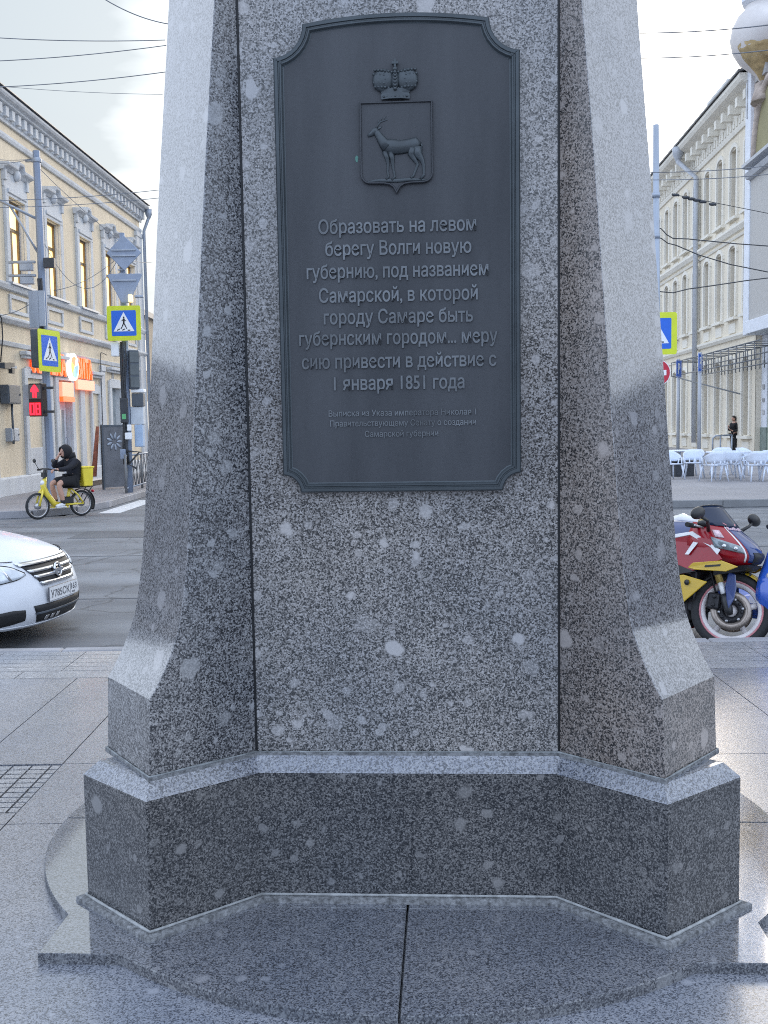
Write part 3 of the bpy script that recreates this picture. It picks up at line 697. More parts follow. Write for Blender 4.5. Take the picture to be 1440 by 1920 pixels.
extr(mb,[(0,4.30),(.08,4.31),(.16,4.40),(.16,4.46),(.06,4.50),(0,4.50)],S0,S1)
extr(mb,[(0,3.74),(.05,3.75),(.08,3.86),(0,3.87)],S0,S1)
extr(mb,[(0,-.05),(.10,-.05),(.10,.42),(.06,.46),(0,.46)],S0,4.85); extr(mb,[(0,-.05),(.10,-.05),(.10,.42),(.06,.46),(0,.46)],6.25,S1)
mb.build('belt_course',m_trimw,lb,bevel=.008)
# pilasters: corner strips and slim strips on the ground floor
for s,w,z0,z1,o in ((-.9,.9,-.05,4.26,.14),(S1-.75,.75,.46,8.9,.08),(3.85,.42,.46,3.7,.07),(6.75,.42,.46,3.7,.07),(9.0,.42,.46,3.7,.07),(12.05,.42,.46,3.7,.07)):
    mb=MB(); mb.bb(s,s+w,-o,.01,z0,z1); mb.bb(s-.04,s+w+.04,-o-.03,.01,z1-.2,z1-.02); mb.build('pilaster',m_trimw,lb,bevel=.012)
def upper_window(b,lit=True):
    a0,a1,z0,z1=b-.55,b+.55,5.37,7.5
    mb=MB()
    for q in (a0-.24,a1+.02): mb.bb(q,q+.22,-.085,.005,z0-.02,z1+.02)
    mb.bb(a0-.24,a1+.24,-.085,.005,z1+.02,z1+.22); mb.bb(a0-.10,a1+.10,-.12,-.02,z1+.10,z1+.20); mb.bb(a0-.26,a1+.26,-.06,.004,z1+.22,z1+.62)
    w=mb.build('window',m_trimw,lb,bevel=.012)
    mb=MB()
    prof=[(0,0),(.08,0),(.13,.06),(.24,.10),(.26,.17),(0,.19)]
    zh=z1+.62
    mb.loft([[Vector((s,-o,zh+dz_+k)) for o,dz_ in prof] for s,k in ((a0-.36,0),(b-.22,0),(b-.16,.16),(b+.16,.16),(b+.22,0),(a1+.36,0))])
    for q in (a0-.28,a1+.14): mb.bb(q,q+.14,-.12,.0,zh-.24,zh+.02)
    mb.ell((b,-.10,zh+.02),(.17,.10,.15),10,8)
    mb.build('hood',m_trimd if False else m_trimw,w,bevel=.01)
    mb=MB()
    for q in (a0,a1-.07): mb.bb(q,q+.06,.10,.16,z0,z1)
    mb.bb(b-.045,b+.045,.10,.16,z0,z1-.72); mb.bb(a0,a1,.095,.16,z1-.76,z1-.68); mb.bb(a0,a1,.10,.16,z1-.07,z1); mb.bb(a0,a1,.10,.16,z0,z0+.09)
    mb.build('frame',m_brownf,w)
    mb=MB(); mb.add([(a0,.155,z0),(a1,.155,z0),(a1,.155,z1),(a0,.155,z1)],[(0,1,2,3)]); mb.build('pane',m_lit if lit else m_glass,w)
    mb=MB(); mb.bb(a0-.30,a1+.30,-.20,.12,z0-.07,z0-.015); mb.build('sill',m_steel,w)
    # moulded panel under the window
    mb=MB()
    for (c0,c1,e0,e1,o) in ((a0-.12,a1+.12,4.60,5.08,.045),):
        mb.bb(c0,c1,-o,0,e0,e0+.09); mb.bb(c0,c1,-o,0,e1-.09,e1); mb.bb(c0,c0+.10,-o,0,e0+.09,e1-.09); mb.bb(c1-.10,c1,-o,0,e0+.09,e1-.09)
    mb.build('under_window_panel',m_trimw,lb,bevel=.01)
for b in bays: upper_window(b)
# ground floor surrounds: blind niches, the white door, the far doorway
def surround(s0,s1,z0,z1,w=.22,name='niche_surround',hood=True):
    mb=MB(); mb.bb(s0-w,s0,-.08,.005,z0,z1); mb.bb(s1,s1+w,-.08,.005,z0,z1); mb.bb(s0-w,s1+w,-.08,.005,z1,z1+.24)
    if hood:
        mb.bb(s0-w-.12,s1+w+.12,-.20,.0,z1+.58,z1+.68); mb.bb(s0-w-.06,s1+w+.06,-.12,.0,z1+.50,z1+.58)
        mb.bb(s0,s1,-.05,.002,z1+.24,z1+.30)
    return mb.build(name,m_trimw,lb,bevel=.012)
surround(2.3,3.4,.46,3.0); surround(8.0,8.7,.46,2.75,.18)
for s0,s1 in ((2.3,3.4),(8.0,8.7)):
    mb=MB(); mb.bb(s0,s1,-.035,0.002,.46,1.15); mb.build('apron',m_trimw,lb,bevel=.01)
surround(4.75,5.9,.12,3.05,.26,'door_surround')
mb=MB(); mb.bb(4.79,5.86,.12,.17,.12,2.42); mb.bb(4.79,5.86,.115,.15,2.42,2.52)
dr=mb.build('entrance_door',m_door,lb,bevel=.01)
mb=MB(); mb.bb(5.0,5.62,.10,.119,.5,2.2); mb.build('pane',m_paneg,dr)
mb=MB(); mb.tube([(5.74,.10,1.0),(5.74,.05,1.05),(5.74,.05,1.35),(5.74,.10,1.4)],.015,6); mb.build('handle',m_steel,dr)
surround(10.15,11.25,.95,3.0,.24,'window_surround')
mb=MB(); mb.bb(10.15,11.25,.14,.2,.95,3.0); mb.build('pane',m_paneg,lb)
mb=MB(); mb.bb(10.4,10.62,-.02,.004,3.3,3.72); mb.build('vent_grille',m_trimd,lb)
mb=MB(); mb.bb(.3,1.6,-.06,.0,3.2,3.27); mb.build('string_course',m_trimw,lb)
# rain-water pipe at the corner
mb=MB(); e=S1+.05
mb.tube([(e,-.36,9.8),(e,-.36,9.5),(e,-.16,9.0),(e,-.16,.3)],.06,10); mb.lathe([(.055,0),(.13,.16),(.14,.34),(.0,.34)],12,M=Matrix.Translation((e,-.36,9.45)))
mb.build('downpipe',m_steel,lb)
# stains and cables clipped to the wall belong to the house
mb=MB(); mb.tube([(-.2,-.09,4.0),(.1,-.09,3.98),(.15,-.09,3.7),(.15,-.09,1.6)],.014,6); mb.build('wall_cable',m_cable,lb); mb=MB(); mb.tube([(.1,-.2,4.52),(.35,-.2,4.35),(.42,-.18,3.9),(.42,-.1,3.3)],.016,6)
mb.build('wall_cable',m_cable,lb); mb=MB(); mb.tube([(8.85,-.1,4.0),(8.95,-.1,4.1),(9.6,-.1,4.05)],.014,6); mb.build('wall_cable',m_cable,lb); mb=MB(); mb.tube([(8.85,-.1,4.0),(8.82,-.1,.5)],.012,6); mb.build('wall_cable',m_cable,lb)

def Lp(px,py,off=0.0):
    """point on the cream building's front (off metres in front of it) seen at a photo pixel"""
    d=ray(px,py); nrm=Vector((LD.y,-LD.x,0)); C0=Vector((0,0,CAMZ)); t=(LO+nrm*off-C0).dot(nrm)/d.dot(nrm); return C0+d*t
LROT=math.atan2(LD.y,LD.x)
def on_left(px,py,off): return Lp(px,py,off)
# pharmacy sign: letters, round badge, lower plate
m_sign=mat('lit_orange_letters',(.75,.13,.03),.4,var=.08,emit=(1.0,.10,.015),estr=.75)
m_signp=mat('lit_coral_plate',(.80,.30,.2),.4,var=.08,emit=(1.0,.30,.17),estr=.55)
m_signw=mat('lit_white_sign',(.85,.85,.85),.4,var=.03,emit=(1,.95,.9),estr=.9)
sp=Lp(118,690,.10); 
sg=thing('pharmacy_sign','orange lit pharmacy letters with round rainbow badge over the white door','sign',sp,LROT)
q=[Lp(x,y,.10) for x,y in ((62,690),(123,690),(137,690),(171,700))]
ss_=[(p-sp).dot(LD) for p in q]
def sgm(s,z,o=.0): return Matrix(((1,0,0,s),(0,0,-1,-o),(0,1,0,z),(0,0,0,1)))
zt=0
mb=MB(); text_into(mb,"АПТЕКА",(ss_[1]-ss_[0]),.62,sgm((ss_[0]+ss_[1])/2-.05,.07),.10,offset=.03); mb.build('lettering',m_sign,sg)
mb=MB(); text_into(mb,"ВИТА",(ss_[3]-ss_[2])-.25,.62,sgm((ss_[2]+ss_[3])/2+.13,.07),.10,offset=.03); mb.build('lettering',m_sign,sg)
bc=(ss_[1]+ss_[2])/2+.1
mb=MB(); mb.lathe([(0,.0),(.38,.0),(.40,.05),(.40,.12),(.36,.12)],28,M=sgm(bc,.06)); mb.lathe([(0,.115),(.36,.115)],28,M=sgm(bc,.06)); bd=mb.build('badge',m_signw,sg)
for col,a0,a1,r0 in (((.9,.15,.03),60,150,.4),((.95,.55,.05),150,215,.38),((.2,.65,.2),215,262,.40),((.12,.55,.75),262,300,.42),((.10,.22,.75),300,375,.43)):
    mb=MB(); pts=[(0,0)]+arc_pts((0,0),r0*.76,a0,a1,8); mb.prism(pts,lambda a,b,t:sgm(bc,.06)@Vector((a,b,t)),.117,.128); mb.build('badge_petal',mat('badge_colour',col,.4,var=.1,emit=col,estr=.8),bd)
mb=MB(); mb.bb(ss_[2]+.15,ss_[3]+.05,-.08,.0,-.58,-.28); mb.build('lower_plate',m_signp,sg,bevel=.01)
mb=MB(); mb.bb(ss_[0]-.1,ss_[3],.0,.08,-.27,-.20); mb.bb(ss_[0]-.1,ss_[3],.0,.08,.25,.31); mb.build('mounting_rail',m_dkgrey,sg)
# small lit coral box over the door
sp2=LO+LD*5.33+Vector((LD.y,-LD.x,0))*.05; sp2.z=2.74
s2=thing('door_sign','small coral lit box sign above the white door','sign',sp2,LROT)
mb=MB(); mb.bb(-.52,.52,-.10,.02,-.02,.40); mb.build('box',m_signp,s2,bevel=.01)
mb=MB(); mb.bb(-.52,.52,-.12,.0,-.16,-.025); mb.build('lower_strip',m_sign,s2)
# wall cabinet, its small brother, meter
def cabinet(name,label,px0,py0,px1,py1,off,m,cat='box',depth=.22):
    a=Lp(px0,py1,off);b=Lp(px1,py0,off); s=abs((b-a).dot(LD)); h=b.z-Lp(px1,py1,off).z
    o=thing(name,label,cat,a,LROT); mb=MB(); mb.bb(0,s,0,depth,0,h); mb.build('body',m,o,bevel=.015)
    mb=MB(); mb.bb(.03,s-.03,-.012,0,.03,h-.03); mb.build('door',m,o,bevel=.006)
    mb=MB(); mb.bb(s-.09,s-.06,-.03,-.012,h*.45,h*.55); mb.build('latch',m_darkm,o)
    return o
o=cabinet('electric_cabinet','blue grey wall cabinet left of the red traffic light',17,722,38,757,.24,m_dkgrey)
mb=MB(); mb.tube([(.45,.1,0),(.45,.1,-1.0)],.03,8); mb.build('conduit',m_dkgrey,o)
cabinet('meter_box','small grey box on the wall below the blue grey cabinet',22,803,36,828,.15,m_steel)
# camera on the pilaster
p=Lp(6,686,.3); o=thing('wall_camera','small black camera bracket on the pale pilaster','camera',p,LROT)
mb=MB(); mb.tube([(0,0,0),(.0,.22,.02)],.03,6); mb.bb(-.05,.35,-.06,.06,-.06,.08); mb.bb(.38,.62,-.05,.07,.0,.10); mb.bb(.45,.60,-.05,.05,-.16,-.02); mb.build('body',m_darkm,o)
# steps, rust pole, metal gate
m_step=mat('dark_brown_step',(.06,.045,.04),.7,var=.3,scale=6); m_tread=mat('pale_step_tread',(.62,.60,.58),.6,var=.2,scale=8)
c=G(186,909,.15)
st=thing('entrance_steps','low brown steps with pale treads beside the yellow delivery box','steps',(c.x,c.y,.15),LROT)
for k,(l,w,z) in enumerate(((1.5,1.1,.0),(.9,.75,.17))):
    mb=MB(); mb.bb(-l/2,l/2,.0+k*.3,w,z,z+.14); mb.build('riser',m_step,st,bevel=.01)
    mb=MB(); mb.bb(-l/2-.02,l/2+.02,-.02+k*.3,w,z+.14,z+.17); mb.build('tread',m_tread,st,bevel=.006)
a=G(177,893,.15)
a=A(176,893,28.6)
tp=A(183,800,28.9)
o=tag(MB().tube([(0,0,0),tuple(Vector((tp.x-a.x,tp.y-a.y,tp.z-a.z)))],[.075,.045],8).build('rusty_pole',mat('rusty_paint',(.30,.10,.06),.8,var=.35,scale=9)),'slim rust red pole leaning on the cream wall by the steps','pole'); o.location=(a.x,a.y,a.z)
a=A(193,905,28.6);b=A(237,905,29.2)
gt=thing('metal_gate','plain dark grey metal gate leaf behind the railing','gate',(a.x,a.y,.15),math.atan2(b.y-a.y,b.x-a.x))
W=(b-a).length; H=1.70
m_gate=mat('grey_gate_paint',(.14,.145,.16),.5,var=.2,scale=3)
mb=MB(); mb.bb(0,W,-.02,.02,.05,H); mb.build('leaf',m_gate,gt)
mb=MB(); mb.bb(0,.05,-.035,.035,0,H+.04); mb.bb(W-.05,W,-.035,.035,0,H+.04); mb.bb(.05,W-.05,-.03,.03,H-.02,H+.03); mb.build('frame',m_dkgrey,gt)
mb=MB()
for k in range(9):
    w=2*math.pi*k/9; mb.ell((W*.52+.17*math.cos(w),-.03,H-.42+.16*math.sin(w)),(.10,.012,.035),8,6,rot=Matrix.Rotation(-w,3,'Y'))
mb.build('leaf_ornament',m_steel,gt)
# beige house far down the side street
fb=thing('far_building','small tan building far behind the corner of the cream building','building',(-15.5,62,.0),math.pi/2)
mb=MB(); mb.bb(0,14,0,9,0,9.0); mb.build('wall',noise_ground('tan_plaster',(.45,.38,.29),.9),fb)
mb=MB(); mb.bb(-.3,14.3,-.3,9.3,9.0,9.35); mb.build('roof',m_roof,fb)
for k in range(4):
    for z in (1.5,5.5):
        mb=MB(); mb.bb(1.2+k*3.3,2.4+k*3.3,-.04,.0,z,z+2); mb.build('window',m_glass,fb)
# ---------------------------------------------------------------- traffic poles and signs on the left
m_yel=mat('fluorescent_yellow',(.62,.70,.03),.45,var=.06,scale=5); m_blue=mat('sign_blue',(.015,.13,.62),.4,var=.06); m_swhite=mat('sign_white',(.80,.82,.84),.4,var=.05); m_sblack=mat('sign_black',(.015,.015,.017),.5); m_sred=mat('sign_red',(.50,.02,.045),.4,var=.1)
m_back=mat('sign_back_grey',(.27,.32,.41),.5,metal=.3,var=.12)
def rpoly(w,h,r,n=5):
    q=[]
    for cx,cy,a in ((w/2-r,-h/2+r,-90),(w/2-r,h/2-r,0),(-w/2+r,h/2-r,90),(-w/2+r,-h/2+r,180)): q+=arc_pts((cx,cy),r,a,a+90,n)
    return q
def flat(mb,poly,y0,y1,mi=0,c=(0,0)): mb.prism([(a+c[0],b+c[1]) for a,b in poly],lambda a,b,t:Vector((a,-t,b)),y0,y1,mi)
def crossing_sign(label,loc,rz,S,group='pedestrian crossing signs'):
    o=thing('crossing_sign',label,'sign',loc,rz,group)
    mb=MB(); flat(mb,rpoly(S,S,.06*S),0,.012); mb.build('yellow_board',m_yel,o)
    mb=MB(); flat(mb,rpoly(S*.73,S*.73,.03*S),.0125,.016); mb.build('blue_field',m_blue,o)
    mb=MB(); flat(mb,[(-.31*S,-.235*S),(.31*S,-.235*S),(0,.32*S)],.0165,.019); mb.build('white_triangle',m_swhite,o)
    mb=MB(); k=S
    mb.ell((.005*k,-.021,.165*k),(.024*k,.002,.026*k),8,6)
    def lim(p,q,w): 
        p=Vector((p[0],0,p[1]));q=Vector((q[0],0,q[1])); d=(q-p).normalized(); n=Vector((-d.z,0,d.x))*w/2
        mb.loft([[v*k+Vector((0,-.0195,0)) for v in (p+n,p-n,q-n,q+n)],[v*k+Vector((0,-.021,0)) for v in (p+n,p-n,q-n,q+n)]])
    lim((.004,.135),(.0,.0),.052); lim((-.005,.115),(-.062,.06),.024); lim((.01,.115),(.06,.06),.024); lim((.0,.01),(.045,-.08),.034); lim((.045,-.08),(.085,-.165),.028); lim((-.002,.01),(-.04,-.08),.034); lim((-.04,-.08),(-.09,-.165),.028)
    for x in (-.165,-.01,.15): lim((x-.04,-.205),(x+.04,-.165) if x<.1 else (x+.04,-.205),.03)
    mb.build('walking_figure',m_sblack,o)
    mb=MB(); mb.bb(-S*.3,S*.3,.0,.03,-.03,.03); mb.build('bracket',m_steel,o)
    return o
# pole by the cream building
Y1=26.3
pb=A(96,905,Y1); pt=A(68,283,Y1)
p1=thing('tram_pole','tall grey blue tram wire pole with cut square top before the cream building','pole',(pb.x,pb.y,.15))
dxp=Vector((pt.x-pb.x,0,pt.z-.15))
mb=MB(); mb.tube([(0,0,0),tuple(dxp)],[.105,.088],8,sm=False); mb.build('shaft',m_pole,p1)
def on1(py): 
    f_=(905-py)/(905-283); return Vector((dxp.x*f_,0,dxp.z*f_+(pb.z-.15)*(1-f_)))
mb=MB(); q=on1(300); mb.lathe([(.11,-.05),(.12,0),(.11,.05)],10,M=Matrix.Translation(q)); q2=q+Vector((-.15,0,-.02)); mb.tube([q,q2+Vector((-.12,0,0))],[.05,.03],6); mb.build('wire_clamp',m_steel,p1)
mb=MB(); q=on1(410); mb.tube([q,q+Vector((-1.5,-.3,.75))],.035,6); mb.tube([on1(480)+Vector((0,0,0)),q+Vector((-.65,-.13,.32))],.03,6); mb.build('bracket_arm',m_steel,p1)
q=on1(490)
for k,(dy,dxx) in enumerate(((490,-.05),(515,-.25))):
    q=on1(dy); mb=MB(); mb.bb(q.x-.75,q.x-.1,-.2,-.1,q.z-.02,q.z+.04); mb.bb(q.x-.45,q.x-.15,-.28,-.08,q.z-.2,q.z-.04); mb.build('lamp_bracket',m_steel,p1,bevel=.01)
q=on1(492); mb=MB(); mb.bb(q.x+.12,q.x+.38,-.25,-.1,q.z-.12,q.z+.12); mb.build('floodlight',m_darkm,p1,bevel=.01)
for n_,(x0,x1,y0,y1) in enumerate(((57,72,545,615),(75,84,545,612))):
    a=A(x0,y1,Y1-.25);b=A(x1,y0,Y1-.25); mb=MB(); mb.bb(a.x-pb.x,b.x-pb.x,-.30,-.27,a.z-.15,b.z-.15); mb.build('sign_back',m_steel,p1,bevel=.004)
# black cable bundle down the pole
mb=MB()
for k in range(4): mb.tube([on1(y)+Vector((-.05+.03*k+random.uniform(-.02,.02),-.17-.012*(k%2),0)) for y in (520,545,570,590,612,625)],.022,6)
mb.build('cable_bundle',m_cable,p1)
# dark housing of a vehicle signal seen from the side, and the sign beside it
a=A(63,690,Y1-.2);b=A(78,618,Y1-.2)
o=thing('traffic_light','dark vehicle traffic light seen from behind beside the narrow crossing sign','traffic light',((a.x+b.x)/2,Y1-.25,a.z),0)
mb=MB(); w=b.x-a.x; h=b.z-a.z; mb.bb(-w/2,w/2,-.12,.12,0,h); mb.build('housing',m_dkgrey,o,bevel=.03)
for k in range(3):
    mb=MB(); mb.tube([(-.02,.12,h*(.2+.3*k)),(-.02,.3,h*(.2+.3*k)-.02)],[.13,.13],10,caps=False); mb.build('visor',m_darkm,o)
c=A(92.5,658,Y1-.3)
crossing_sign('narrow looking pedestrian crossing sign turned sideways on the grey blue pole',c,R(77),1.0)
# countdown signal
c=A(66,750,Y1-.9)
o=thing('pedestrian_signal','red lit arrow signal with red countdown digits below, left of the pole','traffic light',c,R(-16))
m_led=mat('red_led',(.7,.02,.03),.4,var=.02,emit=(1,.012,.03),estr=1.9); m_ledbox=mat('signal_black',(.02,.012,.012),.5); m_ledgrey=mat('signal_lens_grey',(.12,.11,.11),.4); m_lcase=mat('signal_case',(.30,.32,.35),.5)
mb=MB(); mb.bb(-.185,.185,0,.22,-.39,.39); mb.build('housing',m_ledbox,o,bevel=.02)
mb=MB(); mb.bb(-.16,.16,-.012,0,.03,.36); l1=mb.build('lens',m_ledgrey,o)
mb=MB(); flat(mb,[(-.05,-.13),(-.05,.0),(-.10,.0),(-.10,.06),(-.03,.15),(0,.17),(.03,.15),(.10,.06),(.10,.0),(.05,.0),(.05,-.13),(.012,-.13),(.012,-.02),(-.012,-.02),(-.012,-.13)],.0,.01); ob=mb.build('arrow',m_led,l1); ob.location=(0,-.014,.19)
mb=MB(); mb.bb(-.16,.16,-.012,0,-.37,-.05); l2=mb.build('counter_lens',mat('counter_red_black',(.10,.01,.012),.5,emit=(1,.02,.03),estr=.10),o)
def seg7(mb,cx,cz,w,h,on,t=.034):
    segs={'a':(-w/2,w/2,h/2-t,h/2),'d':(-w/2,w/2,-h/2,-h/2+t),'g':(-w/2,w/2,-t/2,t/2),'f':(-w/2,-w/2+t,0,h/2),'b':(w/2-t,w/2,0,h/2),'e':(-w/2,-w/2+t,-h/2,0),'c':(w/2-t,w/2,-h/2,0)}
    for k in on: x0,x1,z0,z1=segs[k]; mb.bb(cx+x0,cx+x1,-.024-.0004*ord(k)%.003,-.0125,cz+z0,cz+z1)
mb=MB(); seg7(mb,-.078,-.21,.13,.28,'abcdef'); mb.build('digit',m_led,l2)
mb=MB(); seg7(mb,.078,-.21,.13,.28,'abcdefg'); mb.build('digit',m_led,l2)
mb=MB(); mb.bb(-.34,-.185,.03,.2,-.37,.37); mb.build('side_case',m_lcase,o,bevel=.01)
mb=MB(); mb.bb(.185,.42,.08,.14,.25,.31); mb.bb(.185,.42,.08,.14,-.31,-.25); mb.build('bracket',m_darkm,o)
# second pole with the square-on crossing sign
Y2=27.2
pb=A(243,924,Y2); pt=A(228,437,Y2)
p2=thing('sign_pole','grey post with ladder of clamps carrying the square crossing sign and diamond sign','pole',(pb.x,pb.y,.15))
dx2=pt.x-pb.x; H2=pt.z-.15
def on2(py):
    f_=(924-py)/(924-437); return Vector((dx2*f_,0,H2*f_))
mb=MB(); mb.tube([(0,0,0),on2(640)],[.095,.09],10); mb.tube([on2(640),on2(437)],[.085,.08],8,sm=False); mb.build('shaft',m_pole,p2)
mb=MB()
for k in range(13):
    q=on2(450+k*8); mb.bb(q.x-.085,q.x+.085,-.15,-.10,q.z-.018,q.z+.018)
mb.build('clamp_ladder',m_steel,p2)
mb=MB(); mb.lathe([(.10,-.03),(.105,0),(.10,.03)],10,M=Matrix.Translation(on2(655))); mb.lathe([(.10,-.03),(.108,0),(.10,.03)],10,M=Matrix.Translation(on2(672))); mb.build('pole_band',m_steel,p2)
mb=MB()
for k in range(5): mb.tube([on2(y)+Vector((-.09+.03*k+random.uniform(-.03,.03),-.15-.02*(k%3),0)) for y in (640,680,720,760,800,835,870)],.020,6)
mb.tube([on2(845)+Vector((0,-.2,0)),on2(850)+Vector((.35,-.3,.05)),on2(870)+Vector((.05,-.2,0)),on2(885)+Vector((.25,-.2,.1))],.03,6); mb.build('cable_bundle',m_cable,p2)
def px_box(parent,origin,name,x0,y0,x1,y1,Y,dep,m,bevel=.015):
    a=A(x0,y1,Y);b=A(x1,y0,Y); mb=MB(); mb.bb(a.x-origin.x,b.x-origin.x,Y-origin.y,Y-origin.y+dep,a.z-origin.z,b.z-origin.z); return mb.build(name,m,parent,bevel=bevel)
O2=Vector((pb.x,pb.y,.15))
px_box(p2,O2,'white_box',208,641,222,668,Y2-.2,.2,m_swhite)
px_box(p2,O2,'control_box',247,737,268,762,Y2-.1,.25,m_dkgrey)
px_box(p2,O2,'box_lid',245,729,269,736,Y2-.15,.3,m_swhite)
px_box(p2,O2,'pale_cabinet',245,762,268,796,Y2-.05,.25,mat('pale_grey_cabinet',(.52,.56,.60),.5,var=.08))
px_box(p2,O2,'blue_cabinet',253,796,267,838,Y2-.06,.25,mat('pale_blue_cabinet',(.36,.47,.62),.5,var=.08))
px_box(p2,O2,'dark_case',226,746,238,793,Y2-.25,.12,m_darkm); px_box(p2,O2,'green_label',229,776,236,786,Y2-.256,.005,mat('green_label',(.12,.42,.18),.6),0)
px_box(p2,O2,'blue_label',225,842,235,861,Y2-.25,.06,m_back)
px_box(p2,O2,'junction_box',234,811,246,824,Y2-.3,.12,m_swhite); px_box(p2,O2,'junction_box',238,796,245,808,Y2-.3,.1,m_swhite)
px_box(p2,O2,'camera_head',252,553,268,558,Y2-.5,.12,m_steel); px_box(p2,O2,'lamp',240,552,247,566,Y2-.4,.15,mat('warm_lamp',(.8,.7,.4),.5,emit=(1,.75,.3),estr=.8))
c=A(232,474,Y2-.24); o=thing('diamond_sign','back of a grey diamond road sign near the top of the clamp post','sign',c,0)
mb=MB(); flat(mb,[(-.44,0),(0,-.44),(.44,0),(0,.44)],-.02,.0); mb.build('board',m_back,o,bevel=.01); mb=MB(); mb.bb(-.3,.3,-.04,-.001,.05,.09); mb.bb(-.3,.3,-.04,-.001,-.09,-.05); mb.build('rail',m_steel,o)
c=A(234,536,Y2-.24); o=thing('give_way_sign','back of a grey downward triangle road sign under the diamond sign','sign',c,0)
mb=MB(); flat(mb,[(-.44,.27),(-.40,.30),(.40,.30),(.44,.27),(.10,-.42),(-.10,-.42)],-.02,.0); mb.build('board',m_back,o,bevel=.01); mb=MB(); mb.bb(-.3,.3,-.04,-.001,.12,.16); mb.build('rail',m_steel,o)
c=A(232.5,606,Y2-.30); crossing_sign('square on pedestrian crossing sign high on the clamp post',c,R(-5),.86)
a=A(243,730,Y2-.05);b=A(258,657,Y2-.05)
o=thing('traffic_light','dark grey traffic light box seen from behind, right of the clamp post','traffic light',((a.x+b.x)/2+.02,Y2-.1,a.z),R(20))
mb=MB(); w=b.x-a.x; h=b.z-a.z; mb.bb(-w/2,w/2,-.12,.14,0,h); mb.build('housing',m_dkgrey,o,bevel=.02)
for k in range(3):
    mb=MB(); mb.bb(-w/2+.01,w/2-.01,-.135,-.12,h*(.04+.32*k),h*(.31+.32*k)); mb.build('back_panel',mat('signal_back',(.10,.115,.12),.5),o,bevel=.008)
# pedestrian guard railing
a=G(237,925,.15); b=Vector((-6.75,33.4,.15))
rl=thing('guard_railing','grey steel pedestrian railing with crossed bars at the far kerb','railing',a,math.atan2(b.y-a.y,b.x-a.x))
L_=(b-a).length
m_rail=mat('railing_grey',(.16,.165,.17),.5,var=.2,scale=5)
for k in range(4): mb=MB(); mb.tube([(k*L_/3,0,-.02),(k*L_/3,0,.98)],.032,8); mb.build('post',m_rail,rl)
for z in (.94,.12): mb=MB(); mb.tube([(0,0,z),(L_,0,z)],.022,6); mb.build('rail',m_steel,rl)
mb=MB(); n=int(L_/.42)
for k in range(n):
    x0=k*L_/n;x1=(k+1)*L_/n; mb.tube([(x0,.0,.12),(x1,.0,.94)],.014,5); mb.tube([(x0,.012,.94),(x1,.012,.12)],.014,5)
mb.build('crossed_bars',m_rail,rl)

# ---------------------------------------------------------------- overhead wires
m_wire=mat('weathered_wire',(.16,.17,.19),.6,var=.2)
def wire(label,p0,p1,sag=.1,r=.011,name='overhead_wire',group='overhead wires',m=None,ext=.6):
    p0=Vector(p0);p1=Vector(p1); d=p1-p0; p0=p0-d*ext if ext else p0; r=r*.72
    n=14; mb=MB(); pts=[]
    for k in range(n+1):
        t=k/n; q=p0.lerp(p1,t); q.z-=sag*4*t*(1-t); pts.append(q-p0)
    mb.tube(pts,r,6); o=mb.build(name,m or m_wire); o.location=p0; tag(o,label,'wire',group); return o
def pw(label,a,b,Y,r=.010,sag=.06,Y2_=None,ext=.5):
    return wire(label,A(*a,Y),A(*b,Y2_ or Y),sag,r,ext=ext)
pw('sagging wire from the very top edge down to the left of the monument',(215,0),(316,45),12,.008)
pw('highest level wire in the sky left of the monument',(0,64),(310,75),16,.009)
pw('second wire from the top left of the monument, rising to the right',(0,107),(312,85),16,.009)
pw('third wire left of the monument, just above the roof corner',(0,156),(310,135),16,.009)
pw('thin pale wire sloping down from the cream roof edge to the monument',(10,157),(305,177),20,.006)
pw('upper of the two wires crossing the cream cornice end',(0,369),(300,356),16,.007)
pw('lower of the two wires crossing the cream cornice end',(0,382),(300,371),16,.007)
q=A(60,298,Y1)
wire('upper guy wire running left from the clamp of the tram pole',A(-40,294,Y1-2),q,.05,.009,ext=0); wire('lower guy wire running left from the clamp of the tram pole',A(-40,306,Y1-2),q,.05,.009,ext=0)
wire('wire sloping from the tram pole across the window hoods',A(76,318,Y1),A(225,452,Y2),.05,.010,ext=0)
wire('sagging cable from the tram pole arm to the clamp post',A(84,458,Y1),A(222,484,Y2),.9,.010,ext=0)
wire('cable rising from the narrow crossing sign to the clamp post',A(100,545,Y1),A(222,482,Y2),.15,.010,ext=0)
wire('cable from the wall up to the sign backs on the tram pole',A(-10,592,Y1-.5),A(62,566,Y1-.2),.08,.012,ext=0)
wire('short cable between the clamp post and the corner of the cream building',A(236,486,Y2),Lp(287,491,.1),.05,.012,ext=0)
pw('highest wire right of the monument crossing the white bulb',(1198,55),(1440,47),16,.012)
pw('second wire right of the monument crossing the middle of the bulb',(1198,102),(1440,94),16,.011)
pw('upper of two level wires at the roof end on the right',(1215,317),(1440,311),18,.009)
pw('lower of two level wires at the roof end on the right',(1215,331),(1440,327),18,.009)
def curve_cable(label,pts,Y,r=.012):
    ps=[A(x,y,Y) for x,y in pts]; o_=ps[0]; mb=MB(); mb.tube([p-o_ for p in ps],r,6); o=mb.build('overhead_cable',m_cable); o.location=o_; tag(o,label,'cable','slack cables on the right'); return o
curve_cable('slack cable dipping then running level to the right edge',[(1225,425),(1240,429),(1250,440),(1262,447),(1290,448),(1330,452),(1380,457),(1450,462)],23.8)
curve_cable('slack cable falling from the sign pole to the lower right',[(1225,443),(1240,447),(1252,456),(1268,460),(1310,478),(1370,496),(1450,512)],23.9)
curve_cable('lowest cable rising gently across the yellow facade on the right',[(1220,544),(1240,547),(1262,549),(1290,542),(1340,535),(1400,526),(1450,520)],23.7)
